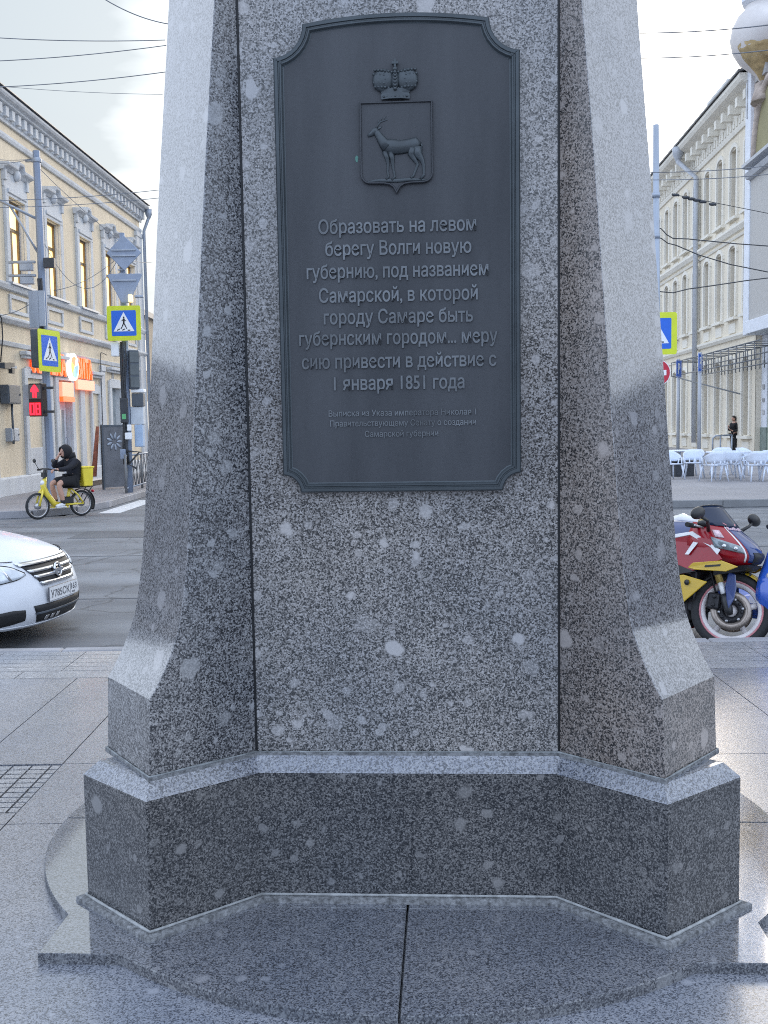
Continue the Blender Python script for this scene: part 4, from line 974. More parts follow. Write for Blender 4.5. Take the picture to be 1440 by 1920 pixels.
o=thing('wire_tensioner','row of dark insulators on a thin wire before the right facade','insulator',A(1265,365,30))
a=A(1265,365,30); b=A(1340,384,30); c=A(1460,404,30)
mb=MB(); d=(b-a); mb.tube([(0,0,0),c-a],.010,5); mb.build('wire',m_cable,o)
for t in (.02,.28,.42,.55,.7,.95): 
    mb=MB(); mb.ell(d*t,(.11,.05,.045),8,6); mb.tube([d*(t-.09),d*(t+.09)],.022,6); mb.build('insulator',m_darkm,o)
# ---------------------------------------------------------------- right side: long facade, corner building, signs, terrace
m_pale=noise_ground('pale_yellow_plaster',(.76,.69,.56),.85,var=.10,scale=.35,fine=8,bump=.1,drip=True)
m_pale2=noise_ground('pale_trim_plaster',(.76,.725,.64),.85,var=.10,scale=.5,fine=8,bump=.1)
m_pipe=mat('pale_grey_pipe',(.42,.44,.47),.5,var=.15,streak=True); m_pipe2=mat('thin_grey_bars',(.17,.18,.19),.5,var=.2)
m_shadw=mat('dark_reveal_pane',(.22,.22,.215),.25,var=.3,scale=1)
RO=Vector((16.35,47.0,.15)); RD=Vector((.055,1,0)).normalized()
# local x runs towards the camera, local -y faces the street
RROT=math.atan2(-RD.y,-RD.x)
RL=Vector((RO.x+RD.x*42,RO.y+RD.y*42,.15))
rb=thing('long_yellow_building','long pale yellow three storey building with arched windows and deep bracketed cornice','building',RL,RROT)
def Rp(px,py,off=0.0):
    d=ray(px,py); nrm=Vector((-RD.y,RD.x,0)); C0=Vector((0,0,CAMZ)); t=(RO+nrm*off-C0).dot(nrm)/d.dot(nrm); return C0+d*t
def rs(px,py):                         # along-facade coordinate (from the far end) and height
    p=Rp(px,py); return ((p-RL).dot(-RD), p.z-.15)
Lr=42.0; bay=2.45
cs=[s for s in [Lr-1.3-k*bay for k in range(16)]]
rows=[(.9,4.3),(6.4,9.6),(11.0,14.1)]
holes=[(c-.52,c+.52,z0,z1) for c in cs for z0,z1 in rows]
mb=MB(); wall_skin(mb,0,Lr,-.1,16.2,holes,.42); mb.bb(0,.02,.02,12,-.1,16.2); mb.bb(Lr-.02,Lr,.02,12,-.1,16.2); mb.bb(.05,Lr-.05,.7,12,0,16); mb.build('wall',m_pale,rb)
mb=MB()
extr(mb,[(0,14.7),(.08,14.7),(.12,14.85),(.12,15.7),(.45,15.9),(.8,16.05),(.9,16.2),(.9,16.35),(0,16.35)],-.2,Lr+.2)
s=.2
while s<Lr: mb.bb(s,s+.35,-.62,-.12,15.35,15.75); s+=1.22
s=.2
while s<Lr: mb.bb(s,s+.22,-.17,-.12,14.95,15.3); s+=.49
extr(mb,[(0,10.2),(.10,10.22),(.22,10.4),(.22,10.5),(0,10.52)],0,Lr); extr(mb,[(0,9.95),(.06,9.95),(.1,10.05),(0,10.08)],0,Lr)
extr(mb,[(0,5.3),(.10,5.32),(.18,5.45),(.18,5.55),(0,5.57)],0,Lr); extr(mb,[(0,4.9),(.05,4.9),(.05,5.0),(0,5.0)],0,Lr)
mb.build('cornice',m_pale2,rb)
mb=MB(); extr(mb,[(-6,18.2),(1.0,16.38),(1.0,16.46),(-6,18.4),(-12.2,16.4),(-12.2,16.3)],-.3,Lr+.3); mb.build('roof',m_roof,rb)
a=rs(1338,262)
mb=MB(); mb.bb(a[0]-9.5,a[0]-5.4,2.2,4.6,16,19.9); mb.bb(a[0]-9.7,a[0]-5.2,2.0,4.8,19.9,20.1); mb.build('chimney',noise_ground('pale_grey_stack',(.60,.60,.58),.8),rb)
def arched(c,z0,z1):
    mb=MB()
    for q in (c-.74,c+.53): mb.bb(q,q+.21,-.10,.004,z0,z1-.1)
    n=8
    o1=[Vector((c+.78*math.cos(math.pi*k/n),0,z1-.25+.55*math.sin(math.pi*k/n))) for k in range(n+1)]; i1=[Vector((c+.53*math.cos(math.pi*k/n),0,z1-.12+.22*math.sin(math.pi*k/n))) for k in range(n+1)]
    for k in range(n):
        q=[o1[k],o1[k+1],i1[k+1],i1[k]]; mb.loft([[v+Vector((0,-.09,0)) for v in q],[v+Vector((0,.002,0)) for v in q]])
    mb.bb(c-.85,c+.85,-.22,.0,z0-.16,z0-.03); mb.bb(c-.55,c+.55,-.06,.0,z0-.75,z0-.3)
    w=mb.build('window',m_pale2,rb)
    mb=MB(); mb.bb(c-.52,c+.52,.34,.36,z0,z1); mb.build('pane',m_shadw,w)
    mb=MB(); mb.bb(c-.04,c+.04,.29,.34,z0,z1); mb.bb(c-.52,c+.52,.28,.34,z0+(z1-z0)*.66,z0+(z1-z0)*.66+.07); mb.build('frame',m_trimw,w)
for c in cs:
    for z0,z1 in rows: arched(c,z0,z1)
a=rs(1313,480)
mb=MB(); sd=a[0]; mb.tube([(sd-1.6,-.85,16.1),(sd-1.6,-.85,15.5),(sd,-.25,14.3),(sd,-.25,.4)],.14,8); mb.lathe([(.12,0),(.3,.4),(.32,.75),(0,.75)],10,M=Matrix.Translation((sd-1.6,-.85,15.5))); mb.build('downpipe',m_pipe,rb)
# corner building with the projecting upper storeys and the turret
CO=RO-RD*9.0
cbd=thing('corner_building','pale corner building with projecting brick upper floor and white bulb turret','building',(RO.x+.38,RO.y,.15),RROT)
m_brickp=mat('pale_glazed_brick',(.44,.43,.41),.6,var=.12,scale=14); m_stuccoo=mat('stained_old_stucco',(.45,.38,.33),.9,var=.35,scale=2.2,bump=.5,bscale=6); m_whitep=mat('white_painted_trim',(.70,.73,.78),.6,var=.08,scale=3)
m_olive=mat('olive_blind',(.30,.27,.14),.7,var=.12,scale=.6); m_greenf=mat('pale_green_shopfront',(.42,.47,.38),.5,var=.12,scale=3)
# projecting storey: s from 0 (far end, at RO) towards the camera
zL=5.25
mb=MB(); mb.bb(.75,11,-.9,10,zL+.55,11.7); mb.build('brick_wall',m_brickp,cbd)
mb=MB(); mb.bb(0,.75,-.95,10,zL,17.2); mb.bb(.75,11,-1.05,10,zL,zL+.55); mb.build('white_corner_strip',m_whitep,cbd,bevel=.02)
mb=MB(); extr(mb,[(.85,11.7),(1.1,11.75),(1.2,11.95),(.95,12.0),(.95,12.12),(1.3,12.2),(1.3,12.34),(.8,12.4)],.76,11); mb.build('grey_cornice',m_pipe,cbd)
mb=MB(); mb.bb(.75,11,-.80,10,12.35,17.6); mb.build('stucco_wall',m_stuccoo,cbd)
mb=MB()
N=18; poly=[(3.4+2.25*math.cos(math.pi*k/N),12.42+2.75*math.sin(math.pi*k/N)) for k in range(N+1)]
mb.prism(poly,lambda a,b,t:Vector((a,-t,b)),.79,.83); mb.build('arched_blind',m_olive,cbd)
mb=MB(); mb.tube([(3.4+2.38*math.cos(math.pi*k/N),-.84,12.42+2.9*math.sin(math.pi*k/N)) for k in range(N+1)],.16,8); mb.build('arch_moulding',m_stuccoo,cbd)
mb=MB(); mb.bb(1.15,2.6,-.9,-.79,15.6,16.6); mb.build('dark_relief_panel',m_trimd,cbd)
# small dark slot and slim attached post on the corner strip
mb=MB(); mb.bb(.25,.36,-.98,-.94,14.4,16.0); mb.build('slot_lamp',m_trimd,cbd)
# shop front below
mb=MB(); mb.bb(.0,.8,-.12,9,-.1,zL); mb.build('corner_pier',m_whitep,cbd,bevel=.02)
mb=MB(); mb.bb(-.01,.9,-.16,.3,-.1,1.25); mb.build('green_plinth',mat('dull_green_plinth',(.20,.25,.22),.7,var=.2,scale=4),cbd)
mb=MB()
for s in (.9,2.0,3.1,4.2,5.3,6.4,7.5): mb.bb(s,s+.16,-.1,.1,-.1,zL)
for z in (.0,1.0,2.75,3.05,zL-.2): mb.bb(.9,8,-.08,.08,z,z+.14)
mb.build('shopfront_frame',m_greenf,cbd)
mb=MB(); mb.bb(.9,11,.1,.14,0,zL); mb.build('shop_glass',mat('shop_glass',(.20,.21,.20),.15,var=.45,scale=1.2,streak=True),cbd)
mb=MB(); mb.bb(1.1,7.5,-.04,-.0,.2,.98); mb.build('stall_riser',mat('yellow_green_panel',(.48,.50,.32),.6,var=.15,scale=3),cbd)
# little lettering marks down the pier
mb=MB()
for k,z in enumerate((4.0,2.9,2.35,1.8)): mb.bb(.25,.55,-.15,-.12,z,z+.16+.05*(k%2))
mb.build('pier_marks',m_trimd,cbd)
# turret: shaft, bulb, upper drum
tc_=Vector((1.9,-.75,0))
tz=17.3-.15
m_bulb=mat('bulb_off_white',(.60,.565,.54),.5,var=.10,scale=1.2); m_peel=mat('bulb_bare_ochre',(.44,.33,.17),.85,var=.3,scale=3)
mb=MB(); mb.lathe([(.15,-1.75),(.35,-1.45),(.62,-1.22),(.98,-.93),(1.24,-.5),(1.36,0),(1.27,.5),(1.05,.93),(.82,1.15),(.74,1.32)],32,M=Matrix.Translation((tc_.x,tc_.y,tz)))
bl=mb.build('bulb',m_bulb,cbd)
# peeled patch follows the bulb, a few mm proud
mb=MB()
def bulb_r(z):
    pr=[(.15,-1.75),(.35,-1.45),(.62,-1.22),(.98,-.93),(1.24,-.5),(1.36,0)]
    for (r0,z0),(r1,z1) in zip(pr,pr[1:]):
        if z0<=z<=z1: return r0+(r1-r0)*(z-z0)/(z1-z0)
    return 1.36
us=[R(a) for a in range(290,404,6)]; vs=[-1.7+.1*k for k in range(14)]
mb.grid(lambda u,v: Vector((tc_.x+(bulb_r(v)+.012)*math.cos(u),tc_.y+(bulb_r(v)+.012)*math.sin(u),tz+v+(.07*math.sin(u*5)+.03*math.sin(u*17))*(1 if v>-.5 else 0))),us,vs)
mb.build('peeled_patch',m_peel,bl)
mb=MB(); mb.lathe([(.74,1.30),(.95,1.45),(.98,2.1),(.90,2.2),(.80,2.6),(.78,5.4),(1.0,5.6),(0,7.2)],8,sm=False,M=Matrix.Translation((tc_.x,tc_.y,tz))); mb.build('turret_drum',m_whitep,cbd)
mb=MB(); mb.lathe([(.0,-2.5),(.12,-2.3),(.3,-1.9),(.17,-1.74)],12,M=Matrix.Translation((tc_.x,tc_.y,tz))); mb.build('bulb_pendant',m_stuccoo,bl)
mb=MB(); mb.tube([(tc_.x,tc_.y,tz-1.8),(tc_.x+.1,-.8,tz-2.6)],[.3,.5],10); mb.build('turret_corbel',m_stuccoo,cbd)
# steel canopy frame
c0=Rp(1400,700,.2)
cf=thing('steel_canopy_frame','open grid of thin dark steel bars projecting below the brick upper floor','canopy frame',(c0.x,c0.y,0),RROT)
a=A(1327,673,52);b=A(1327,697,52)
mb=MB()
zt,zb=4.75,4.05
for z in (zt,(zt+zb)/2+.1,zb): mb.tube([(-8.5,-.2,z),(7,-.2,z)],.03,5)
s=-8.5
while s<7: mb.tube([(s,-.2,zt),(s,-.2,zb-(.18 if s>-4 else 0))],.022,5); s+=.62
for z in (zt,zb): mb.tube([(-8.5,-1.5,z),(7,-1.5,z)],.03,5)
s=-8.5
while s<7: mb.tube([(s,-1.5,zt),(s,-.2,zt)],.02,5); mb.tube([(s,-1.5,zt),(s,-1.5,zb)],.02,5); s+=1.24
mb.build('bar_grid',m_pipe2,cf)
mb=MB(); mb.tube([(-8.4,-1.5,zb),(-.5,-.15,2.9)],.035,5); mb.build('brace',m_pipe2,cf)
# sign pole at the far kerb: tall pole, crossing sign, no-entry sign
Y3=23.6
pb=A(1231,955,Y3); pt=A(1230,234,Y3)
p3=thing('tall_pole','tall plain pale grey pole rising beside the right flank of the monument','pole',(pb.x,pb.y,.15))
mb=MB(); mb.tube([(0,0,0),(pt.x-pb.x,0,pt.z-.15)],[.10,.062],12); mb.build('shaft',m_pole if False else m_steel,p3)
mb=MB(); 
for py in (366,443): q=A(1230,py,Y3); mb.lathe([(.07,-.05),(.09,-.05),(.09,.05),(.07,.05)],10,M=Matrix.Translation((q.x-pb.x,0,q.z-.15)))
mb.build('pole_band',m_steel,p3)
S3=.91
c=A(1229.5,625.5,Y3-.12); crossing_sign('pedestrian crossing sign half hidden behind the right edge of the monument',c,R(-3),S3)
c=A(1231,699,Y3-.12); o=thing('no_entry_sign','red no entry disc half hidden by the monument below the crossing sign','sign',c,R(-6))
mb=MB(); flat(mb,arc_pts((0,0),.30,0,360,36)[:-1],-.012,.0); mb.build('rim',m_swhite,o)
mb=MB(); flat(mb,arc_pts((0,0),.285,0,360,36)[:-1],.0005,.004); mb.build('red_disc',m_sred,o)
mb=MB(); flat(mb,rpoly(.42,.115,.01),.0045,.008); mb.build('white_bar',m_swhite,o)
# parking signs on slim posts
def parking(label,px,py0,py1,pw_,Y,rz):
    c=A(px,(py0+py1)/2,Y); h=A(px,py0,Y).z-A(px,py1,Y).z
    p=thing('parking_post',label,'post',(c.x,c.y,.15),0,'parking sign posts')
    mb=MB(); mb.tube([(0,0.06,0),(0,.06,c.z-.15+h/2+.05)],.07,8); mb.build('post',m_pipe,p)
    mb=MB(); flat(mb,rpoly(h*.95,h,.05),-.01,.0); s=mb.build('board',m_blue,p); s.location=(-.02,-.10,c.z-.15); s.rotation_euler=(0,0,rz)
    mb=MB(); text_into(mb,"P",h*.40,h*.62,Matrix(((1,0,0,0),(0,0,-1,-.003),(0,1,0,0),(0,0,0,1))),.006,offset=.02); mb.build('letter',m_swhite,s)
    mb=MB(); flat(mb,[(-h*.45,-h*.48),(h*.45,-h*.48),(h*.45,-h*.455),(-h*.45,-h*.455)],.001,.003); flat(mb,[(-h*.45,h*.455),(h*.45,h*.455),(h*.45,h*.48),(-h*.45,h*.48)],.001,.003); mb.build('edge_line',m_swhite,s)
parking('thicker parking post with blue board, nearer the corner building',1313,663,698,12,40,R(62))
parking('thinner parking post with blue board, nearer the monument',1273,675,708,9,46,R(58))
# terrace chairs and tables
m_plast=mat('white_plastic',(.66,.72,.82),.35,var=.06,scale=6)
def make_chair(label):
    o=thing('plastic_chair',label,'chair',(0,0,.15),0,'white plastic terrace chairs')
    mb=MB()
    for sx in (-1,1):
        for sy in (-1,1):
            mb2=MB(); mb2.tube([(sx*.20,sy*.19,.43),(sx*.27,sy*.27,0)],[.027,.018],6); mb2.build('leg',m_plast,o)
    us=[-1+.2*k for k in range(11)]
    mb=MB(); mb.grid(lambda u,v: Vector((u*.235,v*.235,.43-.018*(1-u*u)*(1-v*v))),us,us); mb.build('seat',m_plast,o,solid=.018)
    # wrap-around back that runs down into the arms
    mb=MB(); 
    def bk(u,v):
        w=u*R(118); top=.80-.19*max(0,abs(u)-.35)/.65; z0=.50 if abs(u)<.6 else .50+.10*(abs(u)-.6)/.4
        r=.255+.035*v; return Vector((r*math.sin(w),.02+r*math.cos(w),z0+(top-z0)*v))
    mb.grid(bk,[-1+.1*k for k in range(21)],[0,.25,.5,.75,1]); mb.build('backrest',m_plast,o,solid=.016)
    for pa,ra in (([(-.23,.0,.42),(-.255,.0,.56)],.02),([(.23,.0,.42),(.255,.0,.56)],.02),([(-.23,-.17,.42),(-.255,-.13,.60)],.02),([(.23,-.17,.42),(.255,-.13,.60)],.02),([(0,.235,.42),(0,.27,.54)],[.05,.03]),([(-.14,.21,.42),(-.15,.24,.54)],.02),([(.14,.21,.42),(.15,.24,.54)],.02)):
        mb=MB(); mb.tube(pa,ra,6); mb.build('back_strut',m_plast,o)
    return o
CH=[(1258,893,29.4,200,'white chair cut by the right edge of the monument'),(1300,893,30.0,155,'white chair beside the black crate, seen from the side'),(1338,900,28.3,20,'white chair turned to the left end of the round table'),(1369,898,28.8,-15,'white chair with its back to the street, before the middle of the table'),
    (1416,902,28.0,10,'large looking white chair nearest the street on the right'),(1447,900,28.0,170,'white chair cut by the right edge of the picture'),(1352,884,31.5,150,'white chair behind the round table, towards the long yellow building'),(1400,886,31.0,215,'white chair tipped behind the nearest chair')]
ch0=make_chair(CH[0][4])
for k,(px,py,Y,rz,lab) in enumerate(CH):
    o=ch0 if k==0 else copy_tree(ch0); p=A(px,py,Y); o.location=(p.x,Y,.15); o.rotation_euler=(0,0,R(rz)+math.pi); o['label']=lab
def table(label,px,py,Y,r):
    p=A(px,py,Y); o=thing('round_table',label,'table',(p.x,Y,.15),.4,'white terrace tables')
    mb=MB(); mb.lathe([(0,.70),(r-.02,.70),(r,.715),(r,.735),(r-.01,.745),(0,.745)],28); mb.build('tabletop',m_plast,o)
    for k in range(4):
        w=k*math.pi/2+.4; mb=MB(); mb.tube([(math.cos(w)*.28,math.sin(w)*.28,.70),(math.cos(w)*r*.75,math.sin(w)*r*.75,0)],[.03,.022],6); mb.build('leg',m_plast,o)
table('round white terrace table among the white chairs',1366,885,29.6,.62); table('round white terrace table half hidden by the leftmost chairs',1284,880,31.6,.5)
p=A(1278,886,31.0); o=thing('black_crate','black crate under the leftmost white chairs','crate',(p.x,31.0,.15),.2)
mb=MB(); mb.bb(-.3,.3,-.2,.2,0,.42); mb.build('body',m_darkm,o,bevel=.02); mb=MB(); mb.bb(-.32,.32,-.22,.22,.42,.46); mb.build('lid',m_darkm,o,bevel=.01)
# low rail by the entrance
a=A(1336,850,44);b=A(1372,850,44)
o=thing('entrance_rail','low grey tubular rail in front of the long yellow building','railing',(a.x,44,.15),0)
w=b.x-a.x
mb=MB(); mb.tube([(0,0,0),(0,0,.85),(.12,0,.95),(w,0,.98)],.035,8); mb.build('handrail',m_steel,o); mb=MB(); mb.tube([(w*.4,0,0),(w*.4,0,.96)],.03,8); mb.build('post',m_steel,o); mb=MB(); mb.tube([(w,0,0),(w,0,.98)],.03,8); mb.build('post',m_steel,o)
# ---------------------------------------------------------------- vehicles
m_rub=mat('tyre_rubber',(.022,.023,.025),.8,var=.25,scale=20); m_chrome=mat('chrome',(.62,.63,.65),.14,metal=1,var=.08,scale=3); m_blk=mat('black_plastic',(.018,.019,.021),.4,var=.25,scale=10)
m_lens=mat('clear_lens',(.62,.68,.75),.08,var=.25,scale=9,spec=.9,coat=1)
def wheel(mb,r,w,M,rim=.68,n=32):
    mb.lathe([(r*rim,-w/2),(r*.9,-w/2),(r*.985,-w*.36),(r,-w*.15),(r,w*.15),(r*.985,w*.36),(r*.9,w/2),(r*rim,w/2),(r*rim,-w/2)],n,M=M)
YW=Matrix.Rotation(math.pi/2,4,'X')      # lathe axis -> y
# ---- white sedan
m_carw=mat('white_car_paint',(.68,.71,.76),.32,var=.05,scale=2,coat=.45,spec=.4)
m_carw.node_tree.nodes['Principled BSDF'].inputs['Coat Roughness'].default_value=.16
m_gap=mat('dark_intake',(.012,.013,.015),.6); m_plate=mat('plate_white',(.72,.73,.74),.4,var=.06,scale=10); m_pltx=mat('plate_black',(.10,.10,.11),.5)
cpt=G(122,1105,.42); CH_=R(-9)
car=thing('parked_car','white sedan nosing into the picture from the left with three bar chrome grille','car',(cpt.x-.02,cpt.y,0),CH_)
XP=[(.165,-.10),(.20,-.045),(.27,-.01),(.34,.0),(.44,-.012),(.50,-.03),(.56,-.052),(.62,-.08),(.67,-.115),(.715,-.17)]
def interp(t,x):
    for (a,b),(c,d) in zip(t,t[1:]):
        if a<=x<=c: return b+(d-b)*(x-a)/(c-a)
    return t[0][1] if x<t[0][0] else t[-1][1]
def Sx(y,z): return interp(XP,z)-.34*(abs(y)/.86)**2.5-.10*(abs(y)/.86)**8
def hz_(x): return interp([(-2.2,.99),(-1.3,.955),(-1.0,.93),(-.7,.885),(-.45,.825),(-.25,.755),(-.17,.718),(0,.715)],x)
ys=[-.86+.086*k for k in range(21)]
mb=MB(); mb.grid(lambda y,z: Vector((Sx(y,z),y,z-(.03*(abs(y)/.86)**3 if z>.69 else 0))),ys,[.165,.18,.20,.235,.27,.31,.35,.40,.45,.50,.55,.60,.65,.69,.715])
def hood(y,v):
    x0=Sx(y,.715); x=x0+(-1.32-x0)*v; z=hz_(x+ .25*(abs(y)/.86)**2.5*(1-v))-.085*(abs(y)/.86)**3.2+.012*math.cos(min(abs(y)/.5,1)*math.pi)*min(1,v*3)
    if v==0: z=.715-.03*(abs(y)/.86)**3
    return Vector((x,y,z))
mb.grid(hood,ys,[0,.04,.09,.15,.22,.3,.4,.52,.66,.82,1])
for sd in (-1,1):
    def flank(w,t):
        q=hood(.86,min(w,1)); x=q.x-(max(w,1)-1)*2.93; return Vector((x,sd*(.86+.014*math.sin(t*math.pi)),.20+(q.z-.20)*t))
    mb.grid(flank,[0,.1,.22,.4,.6,.8,1,1.25,1.5,1.75,2],[0,.15,.3,.5,.7,.85,1])
mb.grid(lambda y,z: Vector((-4.25-.18*(1-(abs(y)/.86)**3)*(1 if z<.8 else .7),y,z)),ys,[.25,.45,.65,.8,.9])
mb.grid(lambda y,x: Vector((x,y,.90+.03*(1-(abs(y)/.86)**2))),ys,[-4.3,-3.9,-3.6])
mb.build('body',m_carw,car,solid=.004)
# cabin
mb=MB(); mb.loft([[Vector((x,sd_*w,z)) for sd_,w in ((-1,.74),(1,.74))]+[Vector((x2,sd_*w2,z2)) for sd_,w2 in ((1,.56),(-1,.56))] for x,z,x2,z2 in ((-1.25,.93,-1.28,.95),(-1.5,.95,-2.0,1.42),(-2.6,.93,-2.5,1.47),(-3.2,.93,-3.0,1.42),(-3.75,.93,-3.6,.98))],sm=False); mb.build('glasshouse',m_glass,car)
mb=MB(); mb.grid(lambda y,x: Vector((x,y,1.445+.04*(1-(y/.58)**2)-.05*((x+2.5)/.5)**2)),[-.58+.116*k for k in range(11)],[-3.0,-2.75,-2.5,-2.25,-2.0]); mb.build('roof',m_carw,car,solid=.02)
def patch(name,top,bot,off,m,parent=car,nv=4,n=14,th=.006):
    mb=MB()
    def pl(L,t):
        k=t*(len(L)-1); i=min(int(k),len(L)-2); f_=k-i; return L[i][0]+(L[i+1][0]-L[i][0])*f_, L[i][1]+(L[i+1][1]-L[i][1])*f_
    def fn(u,v):
        a=pl(top,u);b=pl(bot,u); y=a[0]+(b[0]-a[0])*v; z=a[1]+(b[1]-a[1])*v; return Vector((Sx(y,z)+off,y,z))
    mb.grid(fn,[k/n for k in range(n+1)],[k/nv for k in range(nv+1)])
    return mb.build(name,m,parent,solid=th)
gr=patch('grille',[(-.42,.682),(.42,.682)],[(-.27,.505),(.27,.505)],.006,m_gap)
for zt,zb,w1,w2 in ((.700,.672,.45,.43),(.637,.612,.385,.365),(.588,.562,.345,.325),(.530,.498,.305,.28)):
    patch('chrome_bar',[(-w1,zt),(w1,zt)],[(-w2,zb),(w2,zb)],.017,m_chrome,gr,2)
mb=MB(); MM=Matrix.Translation((Sx(0,.60)+.03,0,.598))@Matrix.Rotation(math.pi/2,4,'Y')@Matrix.Rotation(R(-12),4,'Y')
mb.lathe([(.046,-.006),(.064,-.006),(.064,.010),(.055,.015),(.046,.010),(.046,-.006)],24,M=MM); mb.bb(Sx(0,.6)+.03,Sx(0,.6)+.046,-.078,.078,.586,.611); mb.build('emblem',m_chrome,gr)
for sd in (-1,1):
    f_=lambda L:[(sd*a,b) for a,b in L]
    hl=patch('headlight',f_([(.42,.615),(.50,.672),(.60,.70),(.72,.712),(.85,.71)]),f_([(.42,.600),(.50,.578),(.60,.566),(.72,.55),(.85,.575)]),.008,m_lens)
    patch('light_divider',f_([(.59,.695),(.605,.698)]),f_([(.555,.575),(.575,.572)]),.013,m_chrome,hl,2,2)
    patch('fog_recess',f_([(.50,.325),(.60,.335),(.70,.325),(.79,.28)]),f_([(.485,.235),(.60,.215),(.70,.205),(.79,.22)]),.005,m_gap)
    patch('headlight_seam',f_([(.405,.62),(.50,.682),(.60,.710),(.72,.720),(.85,.719)]),f_([(.41,.612),(.50,.674),(.60,.703),(.72,.714),(.85,.713)]),.0035,m_gap)
    patch('headlight_seam',f_([(.405,.608),(.50,.576),(.60,.564),(.72,.548),(.85,.573)]),f_([(.41,.600),(.50,.570),(.60,.558),(.72,.542),(.85,.567)]),.0035,m_gap)
for sd in (-1,1): patch('bonnet_seam',[(sd*.43,.716),(sd*.55,.724),(sd*.70,.728),(sd*.85,.722)],[(sd*.43,.711),(sd*.55,.719),(sd*.70,.723),(sd*.85,.717)],.004,m_gap)
patch('lower_intake',[(-.42,.345),(.42,.345)],[(-.35,.20),(.35,.20)],.005,m_gap)
patch('intake_bar',[(-.40,.285),(.40,.285)],[(-.39,.268),(.39,.268)],.012,m_dkgrey)
for k in range(3):
    y0=-.27+k*.085; patch('tow_slot',[(y0+.012,.243),(y0+.055,.243)],[(y0,.207),(y0+.043,.207)],.012,m_chrome)
patch('lip',[(-.86,.20),(-.4,.188),(0,.186),(.4,.188),(.86,.20)],[(-.86,.172),(-.4,.166),(0,.165),(.4,.166),(.86,.172)],.022,m_carw)
mb=MB(); px0=Sx(0,.42)+.022
mb.bb(px0-.014,px0-.004,-.268,.268,.357,.477); pf=mb.build('number_plate',m_pltx,car,bevel=.004)
mb=MB(); mb.bb(px0-.004,px0,-.26,.26,.362,.472); mb.build('plate_face',m_plate,pf)
mb=MB(); PM=lambda y,z: Matrix(((0,0,1,px0+.001),(1,0,0,y),(0,1,0,z),(0,0,0,1)))
text_into(mb,"У785СК",.345,.066,PM(-.068,.417),.002); text_into(mb,"163",.10,.05,PM(.19,.428),.002); text_into(mb,"RUS",.05,.016,PM(.18,.380),.002); mb.bb(px0,px0+.0015,.122,.126,.366,.468); mb.build('plate_characters',m_pltx,pf)
for x,y in ((-.86,-.74),(-.86,.74),(-3.4,-.74),(-3.4,.74)):
    mb=MB(); wheel(mb,.31,.2,Matrix.Translation((x,y,.31))@YW); wh=mb.build('wheel',m_rub,car)
    mb=MB(); mb.lathe([(0,-.1),(.06,-.105),(.2,-.09),(.212,-.08),(.212,.08),(0,.08)],20,M=Matrix.Translation((x,y,.31))@YW); mb.build('rim',m_chrome,wh)
mb=MB(); mb.bb(-4.1,-.35,-.78,.78,.16,.34); mb.build('underbody',m_blk,car)

m_lens2=mat('smoky_lens',(.16,.20,.22),.1,var=.5,scale=22,spec=.8,coat=1)
# ---- red sport motorcycle
m_red=mat('red_fairing',(.30,.005,.014),.25,var=.08,scale=4,coat=.35); m_yelf=mat('yellow_fairing',(.58,.38,.02),.28,var=.08,scale=4,coat=.35); m_navy=mat('navy_fairing',(.02,.045,.16),.2,var=.1,scale=4,coat=1); m_whf=mat('white_fairing',(.72,.72,.72),.22,var=.05,scale=4,coat=1)
m_scr=mat('smoked_blue_screen',(.012,.022,.05),.12,var=.1,scale=2,spec=.5,alpha=.96); m_gold=mat('gold_fork',(.55,.40,.12),.3,metal=.6,var=.1,scale=5); m_rimw=mat('white_wheel_rim',(.66,.62,.61),.35,var=.15,scale=8); m_rimr=mat('pink_red_rim_tape',(.56,.22,.24),.4,var=.15,scale=8); m_disc=mat('brake_disc',(.36,.31,.27),.35,metal=.7,var=.25,scale=14); m_mech=mat('dark_mechanics',(.03,.03,.034),.45,metal=.4,var=.5,scale=16); m_alu=mat('worn_aluminium',(.42,.42,.43),.35,metal=.8,var=.2,scale=12)
wc=A(1366,1150,8.17)
mo=thing('motorcycle','red, navy and yellow sport motorcycle with smoked screen and pale wheels','motorcycle',(wc.x,wc.y,0.0),0)
mo.rotation_euler=(R(-8),0,R(-50))
FR=.305
STE=Matrix.Translation((-.29,0,.93))@Matrix.Rotation(R(28),4,Vector((-.40,0,.915)).normalized())@Matrix.Translation((.29,0,-.93))
# keep the axle where the photograph has it: undo the sideways swing of the wheel
ax=STE@Vector((0,0,FR)); 
def fm(): m_=MB(); m_.M=STE; return m_
mb=fm(); wheel(mb,FR,.115,Matrix.Translation((0,0,FR))@YW,rim=.79,n=44); fw=mb.build('front_wheel',m_rub,mo)
mb=fm(); W_=Matrix.Translation((0,0,FR))@YW
mb.lathe([(.198,-.045),(.238,-.050),(.244,-.044),(.242,.0),(.244,.044),(.238,.050),(.198,.045),(.194,0),(.198,-.045)],40,M=W_)
for k in range(5):
    w=2*math.pi*k/5+.4; c_,s_=math.cos(w),math.sin(w)
    mb.tube([(c_*.045,0,FR+s_*.045),(c_*.12,.0,FR+s_*.12),(c_*.198,0,FR+s_*.198)],[.024,.020,.026],8)
mb.lathe([(0,-.05),(.05,-.05),(.055,-.03),(.055,.03),(.05,.05),(0,.05)],20,M=W_); rm=mb.build('rim',m_rimw,fw)
mb=fm()
for y in (-.0515,.0515): mb.lathe([(.226,y-.001),(.243,y-.001),(.243,y+.001),(.226,y+.001),(.226,y-.001)],44,M=W_)
mb.build('rim_tape',m_rimr,fw)
